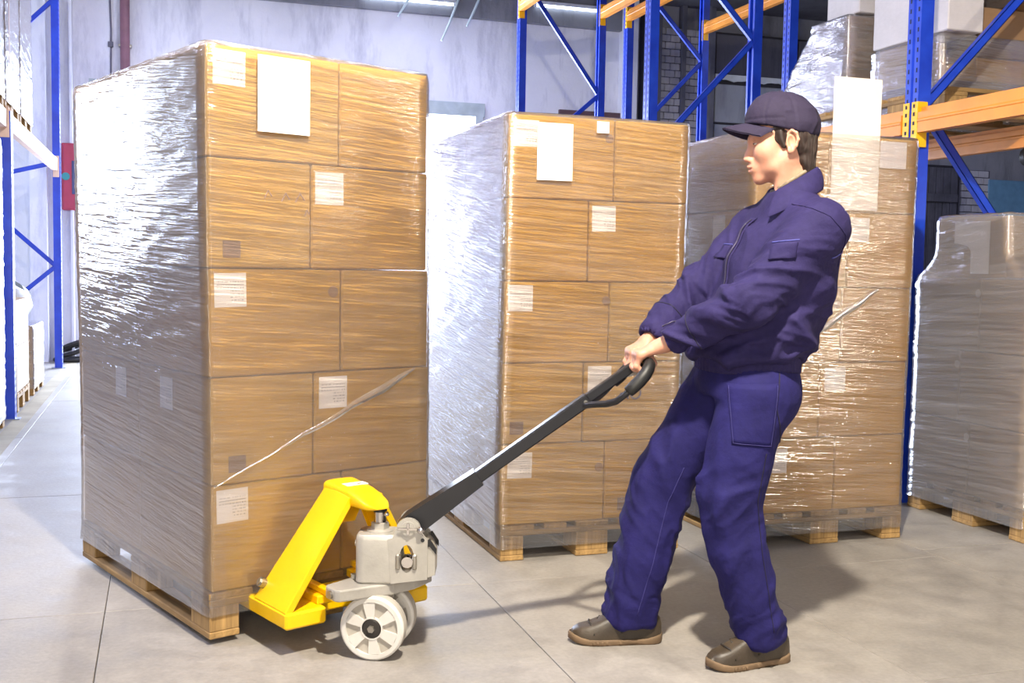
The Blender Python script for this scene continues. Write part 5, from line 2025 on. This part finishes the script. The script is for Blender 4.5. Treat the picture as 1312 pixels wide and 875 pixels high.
# ribbed waistband
rows = []
for i in range(9):
    z = .876 + .056 * i / 8
    row = []
    for k in range(181):
        q = 2 * PI * k / 180
        rr = 1 + .010 * math.sin(q * 60) + .012 * math.sin(PI * i / 8) + .006 * math.sin(i * 2.1 + 3 * math.sin(q * 5))
        x, y = .158 * rr * math.cos(q), .171 * rr * math.sin(q)
        row.append((-.062 + x * math.cos(CY) - y * math.sin(CY), x * math.sin(CY) + y * math.cos(CY), z + .004 * math.sin(q * 3)))
    rows.append(row)
rows.insert(0, [(-.062 + (x + .062) * .93, y * .93, z + .002) for x, y, z in rows[0]])
pMB('waistband', MB().grid(rows), NAVY, jacket)

# ---- trousers
tr_ = [
    sections([(.80, -.070, 0, .140, .160), (.84, -.068, 0, .150, .166), (.90, -.064, 0, .148, .160), (.93, -.062, 0, .140, .150)], math.radians(14), k=.03),
    ell((.010, -.015, .80), (.092, .130, .105), k=.05),
    cone(hipN, knN, .112, .090, k=.035), cone(knN, miN, .090, .084, k=.02), cone(miN, anN, .084, .076, k=.02),
    cone(hipF, knF, .108, .094, k=.035), cone(knF, miF, .094, .088, k=.02), cone(miF, anF, .088, .078, k=.02),
    half((0, 0, 1), .915, (0, 0, .9), .4, 'i', .01)]
dN, dF = (anN - miN) / np.linalg.norm(anN - miN), (anF - miF) / np.linalg.norm(anF - miF)
tr_ += [half(dN, anN @ dN, anN, .13, 'i', .004) if False else cone(anN - dN * .02, anN + dN * .30, .056, .056, 's', .005),
        cone(anF - dF * .02, anF + dF * .30, .058, .058, 's', .005)]
def hem(P):
    return np.where(P[:, 0] > -.2, P[:, 2] - .032 + .0 * P[:, 0], P[:, 2] - .024 - .10 * (P[:, 0] + .40))
tr_.append(Prim(lambda P: -hem(P), (-.2, 0, .03), .5, 'i', .004))
V, Q = isosurface(tr_, (-.54, -.26, .0), (.16, .24, .95), .0066)
V = relax(V, Q, 2, .5)
for ch, sdn, sl in (([(hipN, .8), ((hipN + knN) / 2, .55), (knN, 1.1), (miN, .7), (anN + (0, 0, .10), 1.2), (anN, .9)], 5, .7), ([(hipF, .7), ((hipF + knF) / 2, .6), (knF, 1.3), (miF, .7), (anF + (0, 0, .10), 1.3), (anF, .9)], 25, -.7)):
    N = vnormals(V, Q)
    other = hipF + knF if sdn == 5 else hipN + knN
    V = limb_folds(V, N, ch, .019, 11, sdn, sl, .125)
# long soft drag folds down each leg
N = vnormals(V, Q)
gl = ridge(np.stack([V[:, 0] * 15, V[:, 1] * 15, V[:, 2] * 3.2 + V[:, 0] * 4], 1), 44) ** 2
V = V + N * (.013 * (gl - .35) * np.clip((.80 - V[:, 2]) / .2, .2, 1))[:, None]
V = relax(V, Q, 1, .4)
trousers = pmesh('trousers', V, Q, NAVY_D, person)
JT = BVHTree.FromPolygons([Vector(v) for v in V], [tuple(int(i) for i in q) for q in Q])
jacket_keep, jacket = jacket, trousers
# thigh pocket, its stitching, side seam
patch([(-.150, -.3, .845), (-.005, -.3, .850), (-.020, -.3, .660), (-.140, -.3, .668)], (0, 1, 0), .003, 10, 'thigh_pocket', NAVY_D)
seam([(-.146, -.3, .84), (-.136, -.3, .672), (-.024, -.3, .664), (-.010, -.3, .845)], (0, 1, 0), .0010, m_plain('faded_stitching', srgb(52, 48, 108), .8), 'stitching', .0035)
seam([(.0, -.3, .88), (-.012, -.3, .78), (.030, -.3, .62)], (0, 1, 0), .0018, THREAD, 'pocket_opening')
seam([(-.035, -.3, .64), (-.055, -.3, .50), (-.035, -.3, .33), (.010, -.3, .09)], (0, 1, 0), .0013, THREAD, 'side_seam')
seam([(-.25, -.3, .56), (-.295, -.3, .45), (-.340, -.3, .25), (-.385, -.3, .08)], (0, 1, 0), .0012, m_plain('faded_seam', srgb(52, 48, 112), .8), 'side_seam')
jacket = jacket_keep


# ---- shoes
SEAM_M = m_plain('dark_shoe_seam', srgb(40, 34, 28), .6)
def shoe(heel, ang, name, lenk=1.0):
    ca, sa = math.cos(ang), math.sin(ang)
    def W(x, y, z): return (heel[0] + (x * ca - y * sa) * lenk, heel[1] + (x * sa + y * ca) * lenk, heel[2] + z)
    S = [(0, .012, .064), (.006, .026, .082), (.022, .034, .098), (.055, .038, .112), (.09, .040, .116), (.13, .043, .108), (.17, .046, .090), (.205, .049, .074), (.24, .048, .062), (.268, .041, .056), (.288, .029, .046), (.299, .012, .032)]
    rows = []
    for x, hw, top in S:
        row = []
        for k in range(17):
            q = PI * k / 16
            y = hw * math.copysign(abs(math.cos(q)) ** .55, math.cos(q))
            z = .014 + (top - .014) * abs(math.sin(q)) ** .75
            z += .0030 * math.sin(x * 190 + 1.5 * math.cos(q)) * (abs(math.sin(q)) ** 1.5) * (1 if .10 < x < .24 else 0)
            row.append(W(x, y, z))
        rows.append(row)
    m = MB().grid(rows)
    m.f.append(tuple(range(17))); m.f.append(tuple(range(11 * 17, 12 * 17))[::-1])
    o = pMB(name, m, SHOE, person)
    ol = []
    for x, hw, _ in S: ol.append((x, hw + .005))
    ol = [(-.006, .0)] + [(x, h) for x, h in ol] + [(.306, 0)] + [(x, -h) for x, h in ol[::-1]]
    m = MB()
    nn = len(ol)
    for z0, k in ((0.0, .97), (.004, 1.0), (.013, 1.0), (.019, .985), (.019, .90)):
        for x, y in ol:
            lift = .009 * max(0, (x - .22) / .08) ** 2 + .010 * max(0, (.02 - x) / .03) * 0
            arch = .006 * math.exp(-((x - .105) / .03) ** 2) if z0 < .005 else 0
            up = .007 * max(0, (x - .25) / .05) if z0 > .012 else 0
            hk = .012 * max(0, (.05 - x) / .05) if z0 > .012 else 0
            m.v.append(W(.15 + (x - .15) * (k if k > .95 else .97), y * k, z0 + lift + arch + up + hk))
    for i in range(4):
        for k in range(nn):
            m.f.append((i * nn + k, (i + 1) * nn + k, (i + 1) * nn + (k + 1) % nn, i * nn + (k + 1) % nn))
    m.f.append(tuple(range(nn)))
    pMB('sole', m, SOLE, o)
    for x in (.185, .200, .215, .228, .14):      # lugs at the edge of the sole
        for sg in (-1, 1):
            q = MB().box(-.004, .004, -.003, .003, 0, .010, .001)
            hw = np.interp(x, [a for a, _, _ in S], [b for _, b, _ in S]) + .005
            q.v = [W(x + v[0], sg * hw + v[1], v[2] + .004) for v in q.v]
            pMB('sole_lug', q, SOLE, o)
    # seams over the vamp and a strap across the instep
    for pts in ([(.135, -.041, .040), (.165, -.030, .078), (.178, 0, .0815), (.165, .030, .078), (.135, .041, .040)], [(.225, -.046, .034), (.235, -.025, .063), (.24, 0, .066), (.235, .025, .063), (.225, .046, .034)], [(.10, -.039, .03), (.15, -.040, .06), (.20, -.030, .072), (.21, .0, .072)]):
        pMB('shoe_seam', MB().tube([W(p[0], p[1] * 1.02, p[2] * 1.02) for p in pts], .0030, 6), SEAM_M, o)
    return o


zs_ = -PZ / PK
shoe((-.296, .100, zs_), math.radians(180 + 4), 'shoe')
shoe((.080, -.050, zs_), math.radians(180 + 21), 'shoe', .95)
